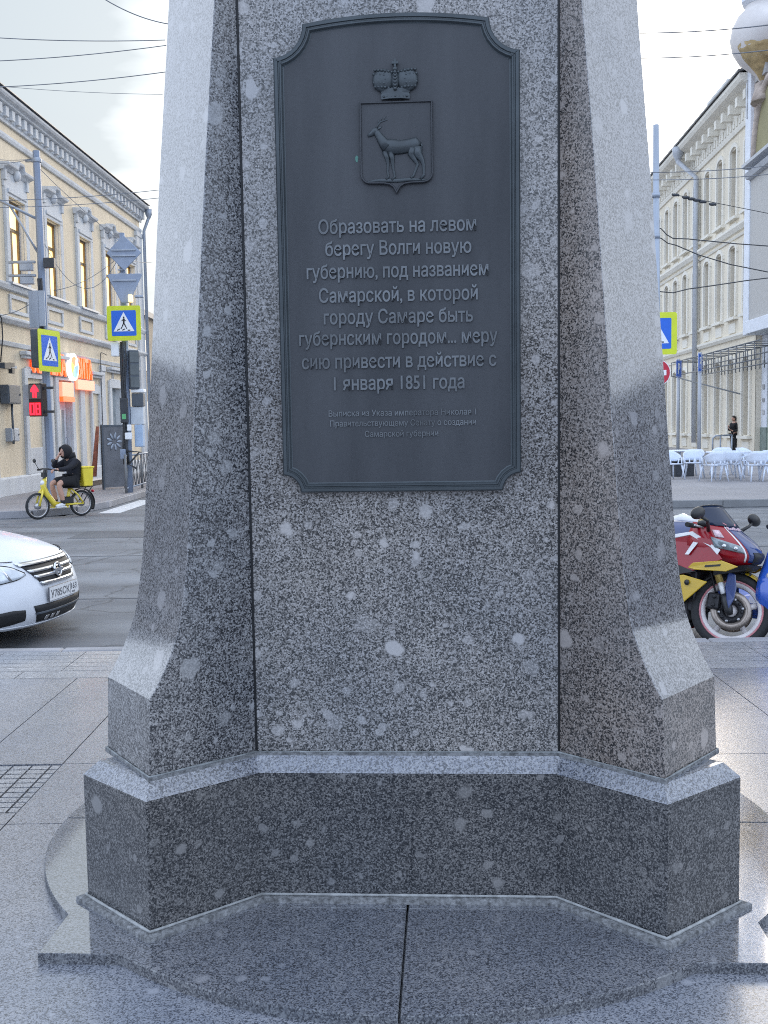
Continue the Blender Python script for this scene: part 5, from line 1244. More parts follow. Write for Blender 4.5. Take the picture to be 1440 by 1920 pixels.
for sd in (-1,1):
    mb=fm(); mb.lathe([(.098,sd*.066-.0025),(.152,sd*.066-.0025),(.152,sd*.066+.0025),(.098,sd*.066+.0025),(.098,sd*.066-.0025)],36,M=W_); mb.build('brake_disc',m_disc,fw)
    mb=fm()
    mb.lathe([(.05,sd*.064-.002),(.10,sd*.064-.002),(.10,sd*.064+.002),(.05,sd*.064+.002),(.05,sd*.064-.002)],20,M=W_)
    for k in range(8):
        w=2*math.pi*k/8; mb.lathe([(0,-.006),(.012,-.006),(.012,.006),(0,.006)],8,M=Matrix.Translation((math.cos(w)*.082,sd*.070,FR+math.sin(w)*.082))@YW)
    mb.build('disc_carrier',m_mech,fw)
    mb=fm(); 
    for k in range(6):
        w=2*math.pi*k/6+.3; mb.lathe([(0,-.004),(.013,-.004),(.011,.004),(0,.005)],8,M=Matrix.Translation((math.cos(w)*.088,sd*.078,FR+math.sin(w)*.088))@YW)
    mb.build('disc_button',m_alu,fw)
    # fork leg: gold upper, pale slider, navy guard, dark foot, caliper
    fk=lambda t: Vector((-.30*t-.015,sd*.105,FR+.66*t))
    mb=fm(); mb.tube([fk(.30),fk(1.02)],.028,12); fo=mb.build('fork_tube',m_gold,mo)
    mb=fm(); mb.tube([fk(.15),fk(.305)],.0225,12); mb.build('slider',m_whf,fo)
    mb=fm(); mb.tube([fk(-.06),fk(.0),fk(.08),fk(.17)],[.022,.034,.036,.03],10); mb.build('fork_foot',m_blk,fo)
    mb=fm(); mb.loft([[p+Vector((0,sd*o_,0)) for p in (Vector((-.012,sd*.128,FR-.0)),Vector((.018,sd*.125,FR+.08)),Vector((.022,sd*.122,FR+.17)),Vector((.0,sd*.12,FR+.275)),Vector((-.055,sd*.122,FR+.285)),Vector((-.062,sd*.125,FR+.17)),Vector((-.035,sd*.128,FR+.06)))] for o_ in (0,.018)]); mb.build('fork_guard',m_navy,mo,bevel=.006)
    mb=fm(); mb.bb(-.185,-.085,sd*.06-.035,sd*.06+.035,FR-.01,FR+.115); mb.build('brake_caliper',m_mech,mo,bevel=.012)
    mb=fm()
    for z in (.02,.085): mb.lathe([(0,-.005),(.016,-.004),(.014,.008),(0,.008)],10,M=Matrix.Translation((-.135,sd*.10,FR+z))@YW)
    mb.tube([(-.13,sd*.08,FR+.12),(-.2,sd*.07,FR+.3),(-.27,sd*.06,FR+.55)],.008,6); mb.build('brake_hose',m_mech,mo)
    # clip-on bar, grip, lever, mirror
    mb=fm(); mb.tube([(-.31,sd*.12,.985),(-.36,sd*.24,.965),(-.40,sd*.36,.945)],.014,8); hb=mb.build('handlebar',m_blk,mo)
    mb=fm(); mb.tube([(-.365,sd*.25,.963),(-.405,sd*.375,.942)],.019,10); mb.build('grip',m_rub,hb)
    mb=fm(); mb.tube([(-.30,sd*.24,.955),(-.31,sd*.30,.95),(-.345,sd*.40,.94)],[.010,.009,.007],6); mb.build('lever',m_alu,hb)
    mb=fm(); mb.ell((-.31,sd*.19,1.0),(.05,.045,.03),10,8); mb.build('master_cylinder',m_blk,hb)
mb=fm(); mb.lathe([(0,-.12),(.014,-.12),(.014,.12),(0,.12)],10,M=W_); mb.lathe([(0,-.128),(.022,-.125),(.022,-.118),(0,-.118)],10,M=W_); mb.build('axle',m_alu,fw)
mb=fm()
def fend(u,v): 
    w=u; r=FR+.028; y=v*.065; return Vector((r*math.cos(w)*(1-.10*v*v),y,FR+r*math.sin(w)*(1-.03*v*v)-.02*v*v))
mb.grid(fend,[R(a) for a in range(70,150,8)],[-1,-.6,-.2,.2,.6,1]); mb.build('front_fender',m_blk,mo,solid=.006)
mb=fm(); mb.grid(fend,[R(a) for a in range(46,79,8)],[-1,-.6,-.2,.2,.6,1]); fe=mb.build('fender_tip',m_yelf,mo,solid=.006)
# nose fairing surface
NT=[(.72,-.06,.11),(.78,.075,.175),(.83,.10,.215),(.88,.075,.235),(.93,.02,.24),(.98,-.055,.225),(1.02,-.12,.205),(1.06,-.175,.185)]
def nose(u,z,off=0.0):
    f_=interp([(a,b) for a,b,c in NT],z); w=interp([(a,c) for a,b,c in NT],z); bk=-.40
    th=u*math.pi/2; x=bk+(f_-bk)*math.cos(th)**.85 if abs(u)<1 else bk
    p=Vector((x,w*math.sin(th)*1.02,z)); 
    if off: p+=Vector((math.cos(th),math.sin(th)*1.2,.1)).normalized()*off
    return p
zz=[.72+.02*k for k in range(18)]; uu_=[-1+.08*k for k in range(26)]
mb=MB(); mb.grid(nose,uu_,zz); ns=mb.build('nose_fairing',m_red,mo,solid=.008)
mb=MB(); mb.grid(lambda u,z: nose(u,z,.007),[-.29+.058*k for k in range(11)],zz[3:]); mb.build('navy_stripe',m_navy,ns,solid=.003)
for sd in (-1,1):
    mb=MB(); mb.grid(lambda u,z: nose(sd*(.32+u*.03+(1.06-z)*.05),z,.008),[0,.5,1],zz[3:]); mb.build('white_stripe',m_whf,ns,solid=.003)
    mb=MB(); mb.grid(lambda u,v: nose(sd*(.36+.36*u),.845+.03*u+v*(.055+.025*u),.012),[k/6 for k in range(7)],[0,.25,.5,.75,1]); hl=mb.build('headlight',m_lens2,ns,solid=.006)
    for u in (.28,.66): mb=MB(); mb.ell(nose(sd*(.36+.36*u),.872+.03*u,.010),(.020,.020,.018),8,6); mb.build('lamp_bowl',m_chrome,hl)
    mb=MB(); mb.grid(lambda u,v: nose(sd*(.52+.13*u),.955+v*.055,.010),[0,.5,1],[0,.5,1]); mb.build('number_patch',mat('pink_white_vinyl',(.66,.50,.54),.35,var=.35,scale=40),ns,solid=.002)
mb=MB(); mb.grid(lambda u,z: nose(u,z,.012),[-.2+.05*k for k in range(9)],[.74+.02*k for k in range(7)]); mb.build('air_intake',m_blk,ns,solid=.004)
mb=MB(); mb.loft([[Vector((.06,-.10,.765)),Vector((.06,.10,.765)),Vector((-.2,.17,.72)),Vector((-.2,-.17,.72))],[Vector((.02,-.08,.72)),Vector((.02,.08,.72)),Vector((-.2,.15,.66)),Vector((-.2,-.15,.66))]]); mb.build('chin',m_blk,mo)
def screen(u,t):
    z=1.045+.165*t; f_=-.135-.165*t; w=.190-.060*t; bk=-.38-.05*t; th=u*math.pi/2
    return Vector((bk+(f_-bk)*math.cos(th)**.8 if abs(u)<1 else bk,w*math.sin(th),z-.03*abs(u)**2*t))
mb=MB(); mb.grid(screen,uu_[2:-2],[0,.2,.4,.6,.8,1]); sc_=mb.build('windscreen',m_scr,mo,solid=.005)
mb=MB(); mb.tube([screen(u,1.0) for u in uu_[2:-2]],.006,6); mb.build('screen_edge',m_blk,sc_)
# small pale emblem and lettering on the screen foot
mb=MB(); 
p0=nose(-.15,1.03,.016); pn=(nose(-.15,1.05,.016)-p0).normalized(); pr=(nose(-.02,1.03,.016)-nose(-.30,1.03,.016)).normalized()
MMx=Matrix((( pr.x,pn.x,0,p0.x),(pr.y,pn.y,0,p0.y),(pr.z,pn.z,0,p0.z),(0,0,0,1))); nn_=pr.cross(pn); MMx[0][2],MMx[1][2],MMx[2][2]=nn_
text_into(mb,"RedBull",.12,.034,MMx,.004); mb.build('screen_lettering',mat('pale_pink_vinyl',(.70,.52,.58),.4,var=.1),ns)
for sd in (-1,1):
    mb=MB()
    for q in (((-.02,.012),(.045,.02),(.06,.045),(.03,.04),(.0,.045),(-.03,.03)),): mb.prism([(sd*(a+.005),b+.02) for a,b in q],lambda a,b,t: MMx@Vector((a,b,t)),.001,.003)
    mb.build('screen_emblem',m_rimr,ns)
for sd in (-1,1):
    mb=MB(); mb.tube([nose(sd*.72,1.0),(-.20,sd*.30,1.075),(-.22,sd*.36,1.10)],[.016,.013,.014],8); mi_=mb.build('mirror',m_blk,mo)
    mb=MB(); mb.ell((-.225,sd*.40,1.125),(.035,.085,.048),14,10,rot=Matrix.Rotation(sd*R(-14),3,'X')); mb.build('mirror_shell',m_blk,mi_)
# side panels
def ysd(x,z): return .175+.075*min(1,max(0,(-x+.02)/.35))-.22*max(0,.48-z)-.10*max(0,z-.80)
def side(name,poly,m,off=0.0,th=.012,par=mo,sd=-1):
    mb=MB(); mb.loft([[Vector((a,sd*(ysd(a,b)+off+t),b)) for a,b in poly] for t in (0,th)]); return mb.build(name,m,par,bevel=.004)
for sd in (-1,1):
    side('fairing_gap',[(-.30,.675),(-.44,.64),(-.66,.585),(-.84,.62),(-.70,.69),(-.46,.715)],m_blk,.014,.003,mo,sd)
    sp_=side('side_fairing',[(-.10,.79),(-.20,.90),(-.38,.955),(-.60,.90),(-.78,.80),(-.86,.64),(-.60,.60),(-.36,.66)],m_red,sd=sd)
    side('white_edge',[(-.12,.86),(-.36,.985),(-.62,.93),(-.80,.83),(-.78,.80),(-.60,.90),(-.38,.955),(-.20,.875),(-.14,.82)],m_whf,.012,.005,sp_,sd)
    side('yellow_panel',[(.03,.745),(-.10,.780),(-.32,.742),(-.36,.70),(-.30,.69),(-.06,.70)],m_yelf,.013,.008,sp_,sd)
    side('small_lettering',[(-.10,.752),(-.22,.732),(-.225,.716),(-.105,.736)],m_blk,.022,.002,sp_,sd)
    side('white_slash',[(-.30,.90),(-.34,.905),(-.40,.80),(-.365,.80)],m_whf,.013,.003,sp_,sd); side('white_slash',[(-.50,.80),(-.53,.80),(-.56,.70),(-.535,.70)],m_rimr,.013,.003,sp_,sd)
    lf=side('lower_fairing',[(-.20,.605),(-.40,.64),(-.66,.60),(-.76,.50),(-.52,.40),(-.38,.43)],m_yelf,sd=sd)
    side('red_bull_shape',[(-.46,.60),(-.54,.595),(-.66,.57),(-.72,.50),(-.60,.47),(-.57,.51),(-.53,.46),(-.47,.48),(-.50,.54)],m_red,.013,.004,lf,sd)
    side('white_outline',[(-.455,.605),(-.47,.60),(-.515,.54),(-.485,.48),(-.525,.45),(-.515,.44),(-.46,.475),(-.475,.54)],m_whf,.013,.004,lf,sd)
    mb=MB(); mb.lathe([(0,0),(.022,0),(.022,.006),(0,.006)],12,M=Matrix.Translation((-.36,sd*(ysd(-.36,.575)+.010),.585))@Matrix.Rotation(sd*-math.pi/2,4,'X')); mb.build('vent',m_blk,lf)
    side('belly_pan',[(-.46,.37),(-.70,.46),(-.98,.38),(-1.05,.22),(-.62,.17),(-.47,.24)],m_red,-.02,sd=sd)
    side('rib_panel',[(-.60,.66),(-.66,.70),(-.80,.66),(-.76,.60)],m_rimr,-.005,.006,sd=sd)
# mechanics
mb=MB(); mb.bb(-.98,-.40,-.15,.15,.28,.66); mb.tube([(-.34,-.06,.62),(-.36,-.06,.38),(-.5,-.06,.24),(-1.0,-.06,.2)],.03,8); mb.tube([(-.34,.06,.62),(-.36,.06,.38),(-.5,.06,.24),(-1.0,.06,.2)],.03,8); mb.bb(-.40,-.34,-.17,.17,.36,.68); mb.build('engine',m_mech,mo,bevel=.03)
mb=MB(); mb.tube([(-.30,0,.90),(-.55,0,.78),(-.95,0,.62)],[.07,.10,.08],8); mb.tube([(-.27,0,.74),(-.31,0,.98)],.045,10); mb.build('frame',m_mech,mo)
mb=MB(); mb.ell((-.62,0,.955),(.29,.165,.125),20,12); tk=mb.build('fuel_tank',m_navy,mo)
mb=MB(); mb.tube([(-.50,0,.885),(-.66,0,.875),(-.82,0,.855)],[.150,.165,.12],14); mb.build('tank_flank',m_red,mo)
mb=MB(); mb.tube([(-.40,-.0,1.045),(-.62,-.0,1.078),(-.84,0,1.03)],[.02,.055,.03],10); mb.build('tank_stripe',m_whf,tk)
mb=MB(); mb.tube([(-.86,0,.88),(-1.1,0,.90),(-1.3,0,.99)],[.12,.13,.09],12,sq=(1,1,.5)); mb.build('seat',m_blk,mo)
mb=MB(); mb.tube([(-.95,0,.82),(-1.2,0,.90),(-1.45,0,.99),(-1.62,0,1.04)],[.09,.13,.10,.03],12); mb.build('tail_fairing',m_whf,mo)
mb=MB(); wheel(mb,.315,.18,Matrix.Translation((-1.40,0,.315))@YW,rim=.70,n=40); rw=mb.build('rear_wheel',m_rub,mo)
mb=MB(); mb.lathe([(.18,-.07),(.222,-.075),(.222,.075),(.18,.07),(.18,-.07)],36,M=Matrix.Translation((-1.40,0,.315))@YW)
for k in range(5): w=2*math.pi*k/5; mb.tube([(-1.40+math.cos(w)*.04,0,.315+math.sin(w)*.04),(-1.40+math.cos(w)*.19,0,.315+math.sin(w)*.19)],.024,8)
mb.build('rim',m_rimw,rw)
for sd in (-1,1): mb=MB(); mb.tube([(-.92,sd*.12,.45),(-1.40,sd*.13,.315)],.035,8); mb.build('swing_arm',m_alu,mo)
mb=MB(); mb.tube([(-.8,.12,.26),(-.78,.30,.02)],.013,6); mb.build('side_stand',m_mech,mo)
for ch_ in mo.children:
    k_=ch_.name.split('.')[0]
    if k_ in ('front_wheel','fork_tube','fork_foot','fork_guard','brake_caliper','brake_hose','front_fender','fender_tip','rear_wheel','swing_arm','side_stand'): continue
    ch_.location=(.10,.02,-.085) if k_!='handlebar' else (.02,0,-.07)
# shift so the steered wheel sits where it was measured
mrot=mo.rotation_euler.to_matrix(); dlt=mrot@Vector((ax.x,ax.y,0)); mo.location=(wc.x-dlt.x,wc.y-dlt.y,0.0)
low=mrot@Vector((ax.x,ax.y,0)); mo.location.z=-low.z+.002

# ---- blue scooter at the right edge
m_blue_s=mat('blue_scooter_paint',(.035,.12,.55),.18,var=.06,scale=3,coat=1)
sc0=A(1499,1160,8.05)
so=thing('blue_scooter','blue scooter cut off by the right edge of the picture beside the motorcycle','scooter',(sc0.x,sc0.y,0),R(-58))
mb=MB(); wheel(mb,.26,.11,Matrix.Translation((0,0,.26))@YW,rim=.6); fw2=mb.build('front_wheel',m_rub,so)
mb=MB(); mb.lathe([(0,-.05),(.155,-.045),(.158,.045),(0,.05)],20,M=Matrix.Translation((0,0,.26))@YW); mb.build('rim',m_alu,fw2)
mb=MB(); mb.grid(lambda u,v: Vector(((.30)*math.cos(u),v*.10,.26+.30*math.sin(u)-.05*v*v)),[R(a) for a in range(15,160,10)],[-1,-.5,0,.5,1]); mb.build('front_fender',m_blue_s,so,solid=.008)
SL=[(.20,.0,.15),(.33,.07,.21),(.46,.08,.235),(.57,.04,.21),(.67,-.03,.15),(.80,-.1,.08),(.95,-.13,.05)]
def shield_s(u,z):
    f_=interp([(a,b) for a,b,c in SL],z); w=interp([(a,c) for a,b,c in SL],z); th=u*math.pi/2; return Vector((-.22+(f_+.22)*math.cos(th),w*math.sin(th),z))
mb=MB(); mb.grid(shield_s,[-1+.1*k for k in range(21)],[.20+.05*k for k in range(16)]); fs=mb.build('front_shield',m_blue_s,so,solid=.01)
for sd in (-1,1):
    mb=MB(); mb.ell(shield_s(sd*.75,.60),(.035,.03,.03),10,8); mb.build('indicator',m_whf,fs)
mb=MB(); mb.ell(shield_s(0,.56),(.03,.09,.05),12,8); mb.build('headlight',m_lens,fs)
mb=MB(); mb.tube([(-.17,-.17,.97),(-.15,-.08,1.0),(-.15,.08,1.0),(-.17,.17,.97)],.018,8); mb.tube([(0,0,.26),(-.13,0,1.04)],.035,8); mb.build('handlebar',m_blk,so)
mb=MB(); mb.loft([[Vector((x,-w,z)),Vector((x,w,z)),Vector((x,w,z+h)),Vector((x,-w,z+h))] for x,w,z,h in ((-.2,.17,.24,.12),(-.6,.2,.24,.12),(-.75,.17,.26,.42),(-1.25,.2,.36,.42),(-1.6,.12,.5,.3))]); mb.build('body',m_blue_s,so,bevel=.03,seg=2)
mb=MB(); mb.tube([(-.75,0,.74),(-1.1,0,.80),(-1.5,0,.84)],[.13,.17,.10],12,sq=(1,1,.45)); mb.build('seat',m_blk,so)
mb=MB(); wheel(mb,.26,.12,Matrix.Translation((-1.25,0,.26))@YW,rim=.6); mb.build('rear_wheel',m_rub,so)
# ---------------------------------------------------------------- yellow e-bike and the people
m_ybike=mat('yellow_bike_paint',(.70,.56,.05),.3,var=.08,scale=5,coat=.5); m_ybox=mat('yellow_box',(.74,.60,.04),.45,var=.08,scale=4)
m_skin=mat('skin',(.50,.29,.21),.5,var=.08,scale=12); m_navyj=mat('black_navy_cloth',(.008,.009,.015),.85,var=.35,scale=9,bump=.3,bscale=25); m_blackc=mat('black_cloth',(.012,.012,.014),.9,var=.3,scale=9,bump=.3,bscale=25); m_shoe=mat('white_shoe',(.66,.66,.67),.5,var=.1,scale=10); m_sock=mat('black_sock',(.02,.02,.022),.9); m_hair=mat('dark_hair',(.03,.022,.018),.6,var=.3,scale=30); m_eye=mat('eye_dark',(.02,.015,.012),.3); m_lip=mat('lips',(.40,.17,.14),.5)
fa=G(75,974); ra_=G(150,967)
mid=(fa+ra_)/2; hd=R(229)
eb=thing('delivery_bike','yellow electric delivery bike with step through frame and yellow box behind','bicycle',(mid.x,mid.y,0),hd)
def bw(x,name):
    mb=MB(); wheel(mb,.265,.06,Matrix.Translation((x,0,.265))@YW,rim=.86,n=36); w_=mb.build(name,m_rub,eb)
    mb=MB(); mb.lathe([(.205,-.015),(.23,-.02),(.23,.02),(.205,.015),(.205,-.015)],30,M=Matrix.Translation((x,0,.265))@YW); mb.lathe([(0,-.05),(.06,-.04),(.065,.0),(.06,.04),(0,.05)],16,M=Matrix.Translation((x,0,.265))@YW); mb.build('rim',m_alu,w_)
    mb=MB()
    for k in range(10): w=2*math.pi*k/10; mb.tube([(x+.05*math.cos(w),.02*(-1)**k,.265+.05*math.sin(w)),(x+.21*math.cos(w+.1),0,.265+.21*math.sin(w+.1))],.003,4)
    mb.build('spokes',m_alu,w_)
bw(.50,'front_wheel'); bw(-.50,'rear_wheel')
mb=MB(); mb.tube([(.30,0,.86),(.36,0,.66),(.30,0,.50),(.14,0,.30),(-.02,0,.25),(-.18,0,.27)],[.035,.06,.065,.06,.06,.05],10); mb.tube([(-.16,0,.27),(-.26,0,.66)],.035,8)
for sd in (-1,1): mb.tube([(-.24,sd*.06,.58),(-.38,sd*.09,.44),(-.50,sd*.085,.265)],.018,6); mb.tube([(-.1,sd*.07,.26),(-.50,sd*.085,.265)],.020,6); mb.tube([(.38,sd*.02,.60),(.42,sd*.065,.52),(.50,sd*.065,.265)],.022,8)
mb.tube([(.42,-.065,.53),(.42,.065,.53)],.025,8); mb.bb(-.12,.16,-.13,.13,.205,.235)
mb.build('frame',m_ybike,eb)
mb=MB(); mb.tube([(.35,0,.66),(.30,0,.98)],.035,8); mb.tube([(.26,-.33,.98),(.29,-.1,1.0),(.29,.1,1.0),(.26,.33,.98)],.016,8); mb.build('handlebar',m_blk,eb)
mb=MB(); mb.ell((.37,0,.72),(.05,.05,.06),10,8); mb.build('headlight',m_whf,eb); mb=MB(); mb.bb(.30,.36,-.06,.06,.84,.93); mb.build('display',m_blk,eb)
for sd in (-1,1):
    mb=MB(); mb.tube([(.28,sd*.26,.98),(.33,sd*.32,1.12)],.008,6); mr_=mb.build('mirror',m_blk,eb); mb=MB(); mb.ell((.33,sd*.34,1.16),(.018,.06,.045),10,8); mb.build('mirror_shell',m_blk,mr_)
    mb=MB(); mb.tube([(.265,sd*.22,.982),(.255,sd*.35,.975)],.021,8); mb.build('grip',m_rub,eb)
mb=MB(); mb.ell((-.30,0,.70),(.16,.11,.045),12,8); mb.build('saddle',m_blk,eb)
mb=MB(); mb.grid(lambda u,v: Vector((-.50+.30*math.cos(u),v*.05,.265+.30*math.sin(u))),[R(a) for a in range(60,215,10)],[-1,0,1]); mb.build('rear_fender',m_blk,eb,solid=.006)
mb=MB(); mb.tube([(-.24,0,.60),(-.40,.1,.60),(-.72,.1,.60),(-.72,-.1,.60),(-.40,-.1,.60),(-.24,0,.60)],.013,6); mb.tube([(-.7,.1,.6),(-.5,.09,.3)],.012,6); mb.tube([(-.7,-.1,.6),(-.5,-.09,.3)],.012,6); mb.build('rear_rack',m_blk,eb)
mb=MB(); mb.ell((-.78,0,.50),(.025,.06,.03),8,6); mb.build('tail_light',m_sred,eb)
mb=MB(); mb.bb(-.30,-.04,-.06,.06,.27,.42); mb.build('battery',m_blk,eb,bevel=.02)
mb=MB(); mb.loft([[Vector((x,y,z)) for x,y in ((-.44-k,-.19),(-.44-k,.19),(-.70+k,.19),(-.70+k,-.19))] for z,k in ((.615,.03),(.96,.0),(1.0,.0))]); bx_=mb.build('delivery_box',m_ybox,eb,bevel=.015)
mb=MB(); mb.bb(-.715,-.425,-.205,.205,.985,1.02); mb.build('box_lid',m_ybox,bx_,bevel=.01)

def skin_obj(name,pts,edges,rad,m,parent,sub=2,root=0):
    me=bpy.data.meshes.new(name); me.from_pydata([tuple(p) for p in pts],edges,[]); me.materials.append(m)
    o=bpy.data.objects.new(name,me); COL.objects.link(o); o.parent=parent
    sk=o.modifiers.new('skin','SKIN'); sk.use_smooth_shade=True
    for i,sv in enumerate(me.skin_vertices[0].data):
        r_=rad[i]; sv.radius=(r_,r_) if not isinstance(r_,tuple) else r_; sv.use_root=(i==root)
    sb=o.modifiers.new('sub','SUBSURF'); sb.levels=sub; sb.render_levels=sub
    return o
class Sk:
    def __init__(s): s.p=[];s.e=[];s.r=[]
    def chain(s,pts,rads,start=None):
        prev=start
        for p,r_ in zip(pts,rads):
            s.p.append(Vector(p)); s.r.append(r_); i=len(s.p)-1
            if prev is not None: s.e.append((prev,i))
            prev=i
        return prev
def hand(sk,wrist,wpos,fdir,ndir,L=.17,curl=.6):
    """palm plus four fingers and a thumb; fdir along the hand, ndir out of the palm side the fingers curl to"""
    f=Vector(fdir).normalized(); n=Vector(ndir); n=(n-f*n.dot(f)).normalized(); a=f.cross(n)
    w=Vector(wpos); palm=sk.chain([w+f*L*.28,w+f*L*.48],[(.030,.018),(.032,.016)],wrist)
    for k,(o_,l) in enumerate(((-.026,.42),(-.009,.50),(.009,.47),(.025,.37))):
        b=w+f*L*.50+a*o_; t=curl*.9
        p1=b+f*L*l*.40*math.cos(t*.5)+n*L*l*.40*math.sin(t*.5); p2=p1+f*L*l*.33*math.cos(t*1.2)+n*L*l*.33*math.sin(t*1.2); p3=p2+f*L*l*.27*math.cos(t*1.8)+n*L*l*.27*math.sin(t*1.8)
        sk.chain([b,p1,p2,p3],[.0095,.009,.0085,.0075],palm)
    b=w+f*L*.22-a*.030+n*.008
    sk.chain([b,b+f*L*.16-a*.018+n*.02,b+f*L*.30-a*.012+n*.034],[.011,.010,.0085],palm-1)
def head_parts(body,c,fwd,s=1.0,parent=None):
    """face details set into the head: nose, brows, eyes, mouth, ears as one with the figure's head mesh"""
    f=Vector(fwd).normalized(); up=Vector((0,0,1)); r_=up.cross(f).normalized()
    mb=MB(); c=Vector(c)
    rot=Matrix((f,r_,up)).transposed()
    mb.ell(c,(.098*s,.078*s,.118*s),18,14,rot=rot); mb.ell(c+f*.028*s-up*.055*s,(.062*s,.055*s,.062*s),14,10,rot=rot)
    mb.tube([c+f*.088*s+up*.012*s,c+f*.112*s-up*.022*s,c+f*.098*s-up*.030*s],[.010*s,.016*s,.012*s],8)
    for sd in (-1,1):
        mb.ell(c+r_*sd*.078*s-f*.005*s-up*.005*s,(.020*s,.008*s,.032*s),8,8,rot=rot); mb.ell(c+f*.080*s+r_*sd*.03*s+up*.022*s,(.012*s,.024*s,.008*s),8,6,rot=rot)
    hd_=mb.build('head',m_skin,parent)
    mb=MB()
    for sd in (-1,1): mb.ell(c+f*.086*s+r_*sd*.030*s+up*.008*s,(.008*s,.013*s,.008*s),8,6,rot=rot)
    mb.build('eyes',m_eye,hd_); mb=MB(); mb.ell(c+f*.088*s-up*.058*s,(.010*s,.024*s,.008*s),8,6,rot=rot); mb.build('mouth',m_lip,hd_)
    return hd_
# rider ------------------------------------------------
rid=thing('person','hooded person in black hoodie and shorts riding the yellow bike, hand at the mouth','person',(mid.x,mid.y,0),hd)
sk=Sk()
pel=sk.chain([(-.31,0,.745)],[(.15,.115)])
ch=sk.chain([(-.345,0,.90),(-.335,0,1.04),(-.295,0,1.15),(-.245,0,1.225),(-.20,0,1.275)],[.125,.135,.125,.055,.050],pel)
for sd in (-1,1):
    hip=sk.chain([(-.27,sd*.095,.735),(-.08,sd*.115,.735),(.085,sd*.13,.70),(.075,sd*.13,.62),(.035,sd*.13,.47),(.0,sd*.13,.33),(.0,sd*.13,.27)],[.090,.080,.060,.055,.056,.037,.038],pel)
    sk.chain([(.07,sd*.135,.255),(.14,sd*.14,.25)],[.034,.026],hip)
la=sk.chain([(-.285,.155,1.13),(-.20,.20,1.06),(-.05,.255,.995),(.09,.262,.985),(.205,.262,.985)],[.062,.052,.042,.036,.026],ch-2)
hand(sk,la,(.205,.262,.985),(1,.05,-.05),(.0,0,-1),curl=1.3)
ra2=sk.chain([(-.285,-.155,1.13),(-.15,-.20,1.06),(.0,-.19,1.055),(-.01,-.12,1.15),(-.035,-.062,1.225)],[.062,.052,.042,.036,.026],ch-2)
hand(sk,ra2,(-.035,-.062,1.225),(-.25,.28,.75),(-.8,.2,.1),curl=.7)
body=skin_obj('body',sk.p,sk.e,sk.r,m_skin,rid)
head_parts(body,(-.165,0,1.345),(.97,.0,-.12),.98,body)
sk=Sk()
pel=sk.chain([(-.315,0,.70)],[.155])
ch=sk.chain([(-.355,0,.86),(-.36,0,1.02),(-.325,0,1.13),(-.265,0,1.195)],[.155,.165,.150,.095],pel)
for pts in ([(-.29,.165,1.125),(-.20,.205,1.055),(-.05,.257,.995),(.08,.263,.985),(.185,.263,.985)],[(-.29,-.165,1.125),(-.15,-.205,1.055),(.0,-.195,1.05),(-.01,-.13,1.13),(-.028,-.08,1.195)]):
    sk.chain(pts,[.085,.072,.060,.052,.042],ch-1)
skin_obj('hoodie',sk.p,sk.e,sk.r,m_navyj,rid)
mb=MB()
def hoodf(u,v):
    th=R(50)+(math.pi-R(50))*v; ph=u*2*math.pi
    q=Vector((math.cos(th)*.135,math.sin(th)*math.cos(ph)*.118,math.sin(th)*math.sin(ph)*.145))
    return Vector((-.185,0,1.335))+Matrix.Rotation(R(12),3,'Y')@q
mb.grid(hoodf,[k/20 for k in range(21)],[k/10 for k in range(11)]); mb.tube([hoodf(k/20,0) for k in range(21)],.013,6); mb.tube([(-.27,0,1.30),(-.28,0,1.2)],[.11,.12],12); mb.build('hood',m_blackc,rid,solid=.008)
sk=Sk(); pel=sk.chain([(-.31,0,.735)],[.148])
for sd in (-1,1): sk.chain([(-.24,sd*.10,.735),(-.08,sd*.118,.738),(.05,sd*.132,.715)],[.112,.104,.090],pel)
skin_obj('shorts',sk.p,sk.e,sk.r,m_blackc,rid)
for sd in (-1,1):
    mb=MB(); mb.tube([(-.035,sd*.13,.265),(.0,sd*.13,.275),(.07,sd*.135,.262),(.135,sd*.14,.252),(.175,sd*.14,.248)],[.028,.048,.045,.040,.022],10,sq=(1,.95,.85)); mb.bb(-.05,.17,sd*.135-.045,sd*.135+.045,.212,.236); mb.build('shoe',m_shoe,rid,bevel=.008)
    mb=MB(); mb.tube([(.005,sd*.13,.28),(.008,sd*.13,.36)],[.044,.043],10); mb.build('sock',m_sock,rid)
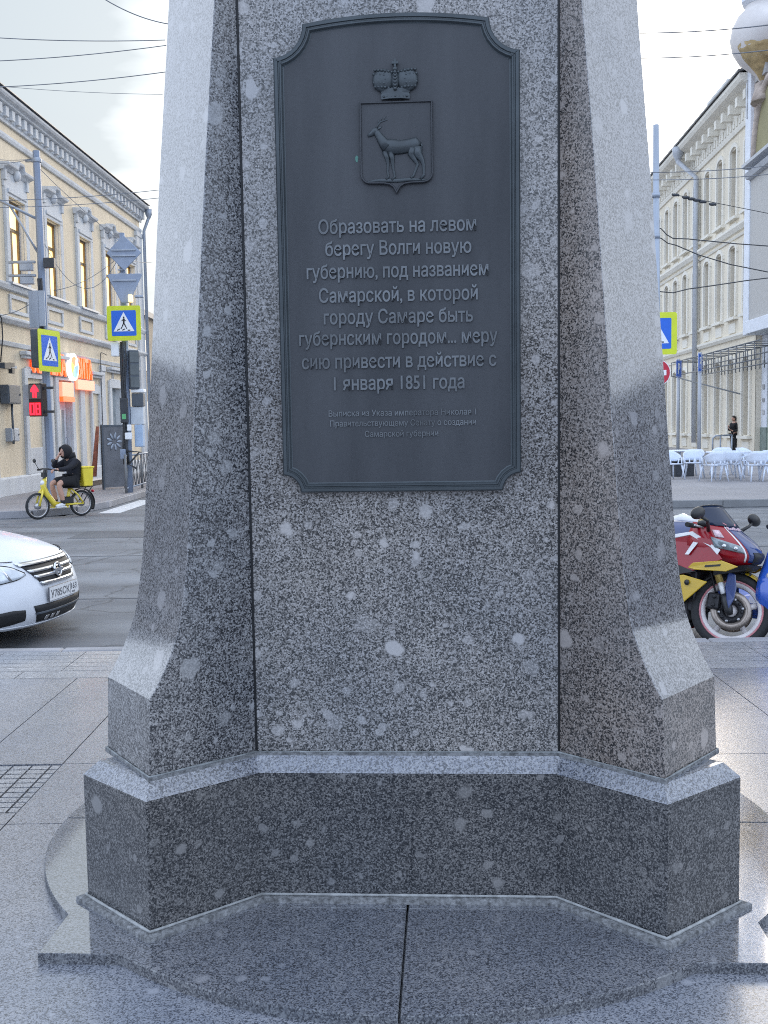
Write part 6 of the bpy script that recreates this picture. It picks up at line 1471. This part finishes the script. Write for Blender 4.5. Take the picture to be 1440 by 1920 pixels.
# person by the corner building -----------------------
pp=A(1376,846,50.0)
man=thing('person','person in dark clothes standing by the corner building behind the white tables','person',(pp.x,50.0,.15),R(200))
sk=Sk(); pel=sk.chain([(0,0,.96)],[(.155,.11)])
ch=sk.chain([(0,0,1.12),(0,0,1.28),(.0,0,1.41),(.01,0,1.50),(.02,0,1.55)],[.13,.15,.13,.058,.052],pel)
for sd in (-1,1):
    hp=sk.chain([(0,sd*.10,.90),(.02,sd*.11,.52),(.0,sd*.11,.10)],[.092,.062,.042],pel); sk.chain([(.08,sd*.12,.05),(.16,sd*.13,.04)],[.038,.028],hp)
a1=sk.chain([(0,.19,1.39),(-.02,.26,1.14),(.17,.20,1.06),(.24,.14,1.10)],[.065,.046,.038,.027],ch-2); hand(sk,a1,(.24,.14,1.10),(.7,-.4,.35),(0,0,1),curl=.9)
a2=sk.chain([(0,-.19,1.39),(-.03,-.27,1.13),(.14,-.20,1.12),(.23,-.10,1.22)],[.065,.046,.038,.027],ch-2); hand(sk,a2,(.23,-.10,1.22),(.5,.5,.6),(0,0,1),curl=.9)
b2=skin_obj('body',sk.p,sk.e,sk.r,m_skin,man)
head_parts(b2,(.04,0,1.655),(1,.1,-.1),1.0,b2)
mb=MB(); mb.ell((.02,0,1.69),(.105,.088,.10),16,12); mb.ell((-.03,0,1.645),(.08,.084,.10),14,10); mb.build('hair',m_hair,man)
sk=Sk(); pel=sk.chain([(0,0,.90)],[.165]); ch=sk.chain([(0,0,1.10),(0,0,1.27),(0,0,1.40),(.005,0,1.48)],[.155,.172,.152,.085],pel)
for pts in ([(0,.195,1.385),(-.02,.265,1.14),(.16,.205,1.06),(.215,.165,1.085)],[(0,-.195,1.385),(-.03,-.275,1.13),(.13,-.205,1.12),(.205,-.125,1.195)]): sk.chain(pts,[.088,.066,.056,.045],ch-1)
skin_obj('jacket',sk.p,sk.e,sk.r,m_blackc,man)
sk=Sk(); pel=sk.chain([(0,0,.93)],[.158])
for sd in (-1,1): sk.chain([(0,sd*.10,.86),(.02,sd*.112,.52),(.0,sd*.112,.10)],[.108,.082,.066],pel)
skin_obj('trousers',sk.p,sk.e,sk.r,m_blackc,man)
for sd in (-1,1): mb=MB(); mb.tube([(-.05,sd*.11,.05),(.05,sd*.12,.055),(.17,sd*.13,.035)],[.045,.05,.03],10); mb.build('shoe',m_blk,man)
mb=MB(); mb.bb(.27,.285,-.03,.05,1.15,1.29); ph_=tag(mb.build('mobile_phone',m_blk,None),'small dark phone held by the person near the corner building','phone'); ph_.location=man.location; ph_.rotation_euler=man.rotation_euler
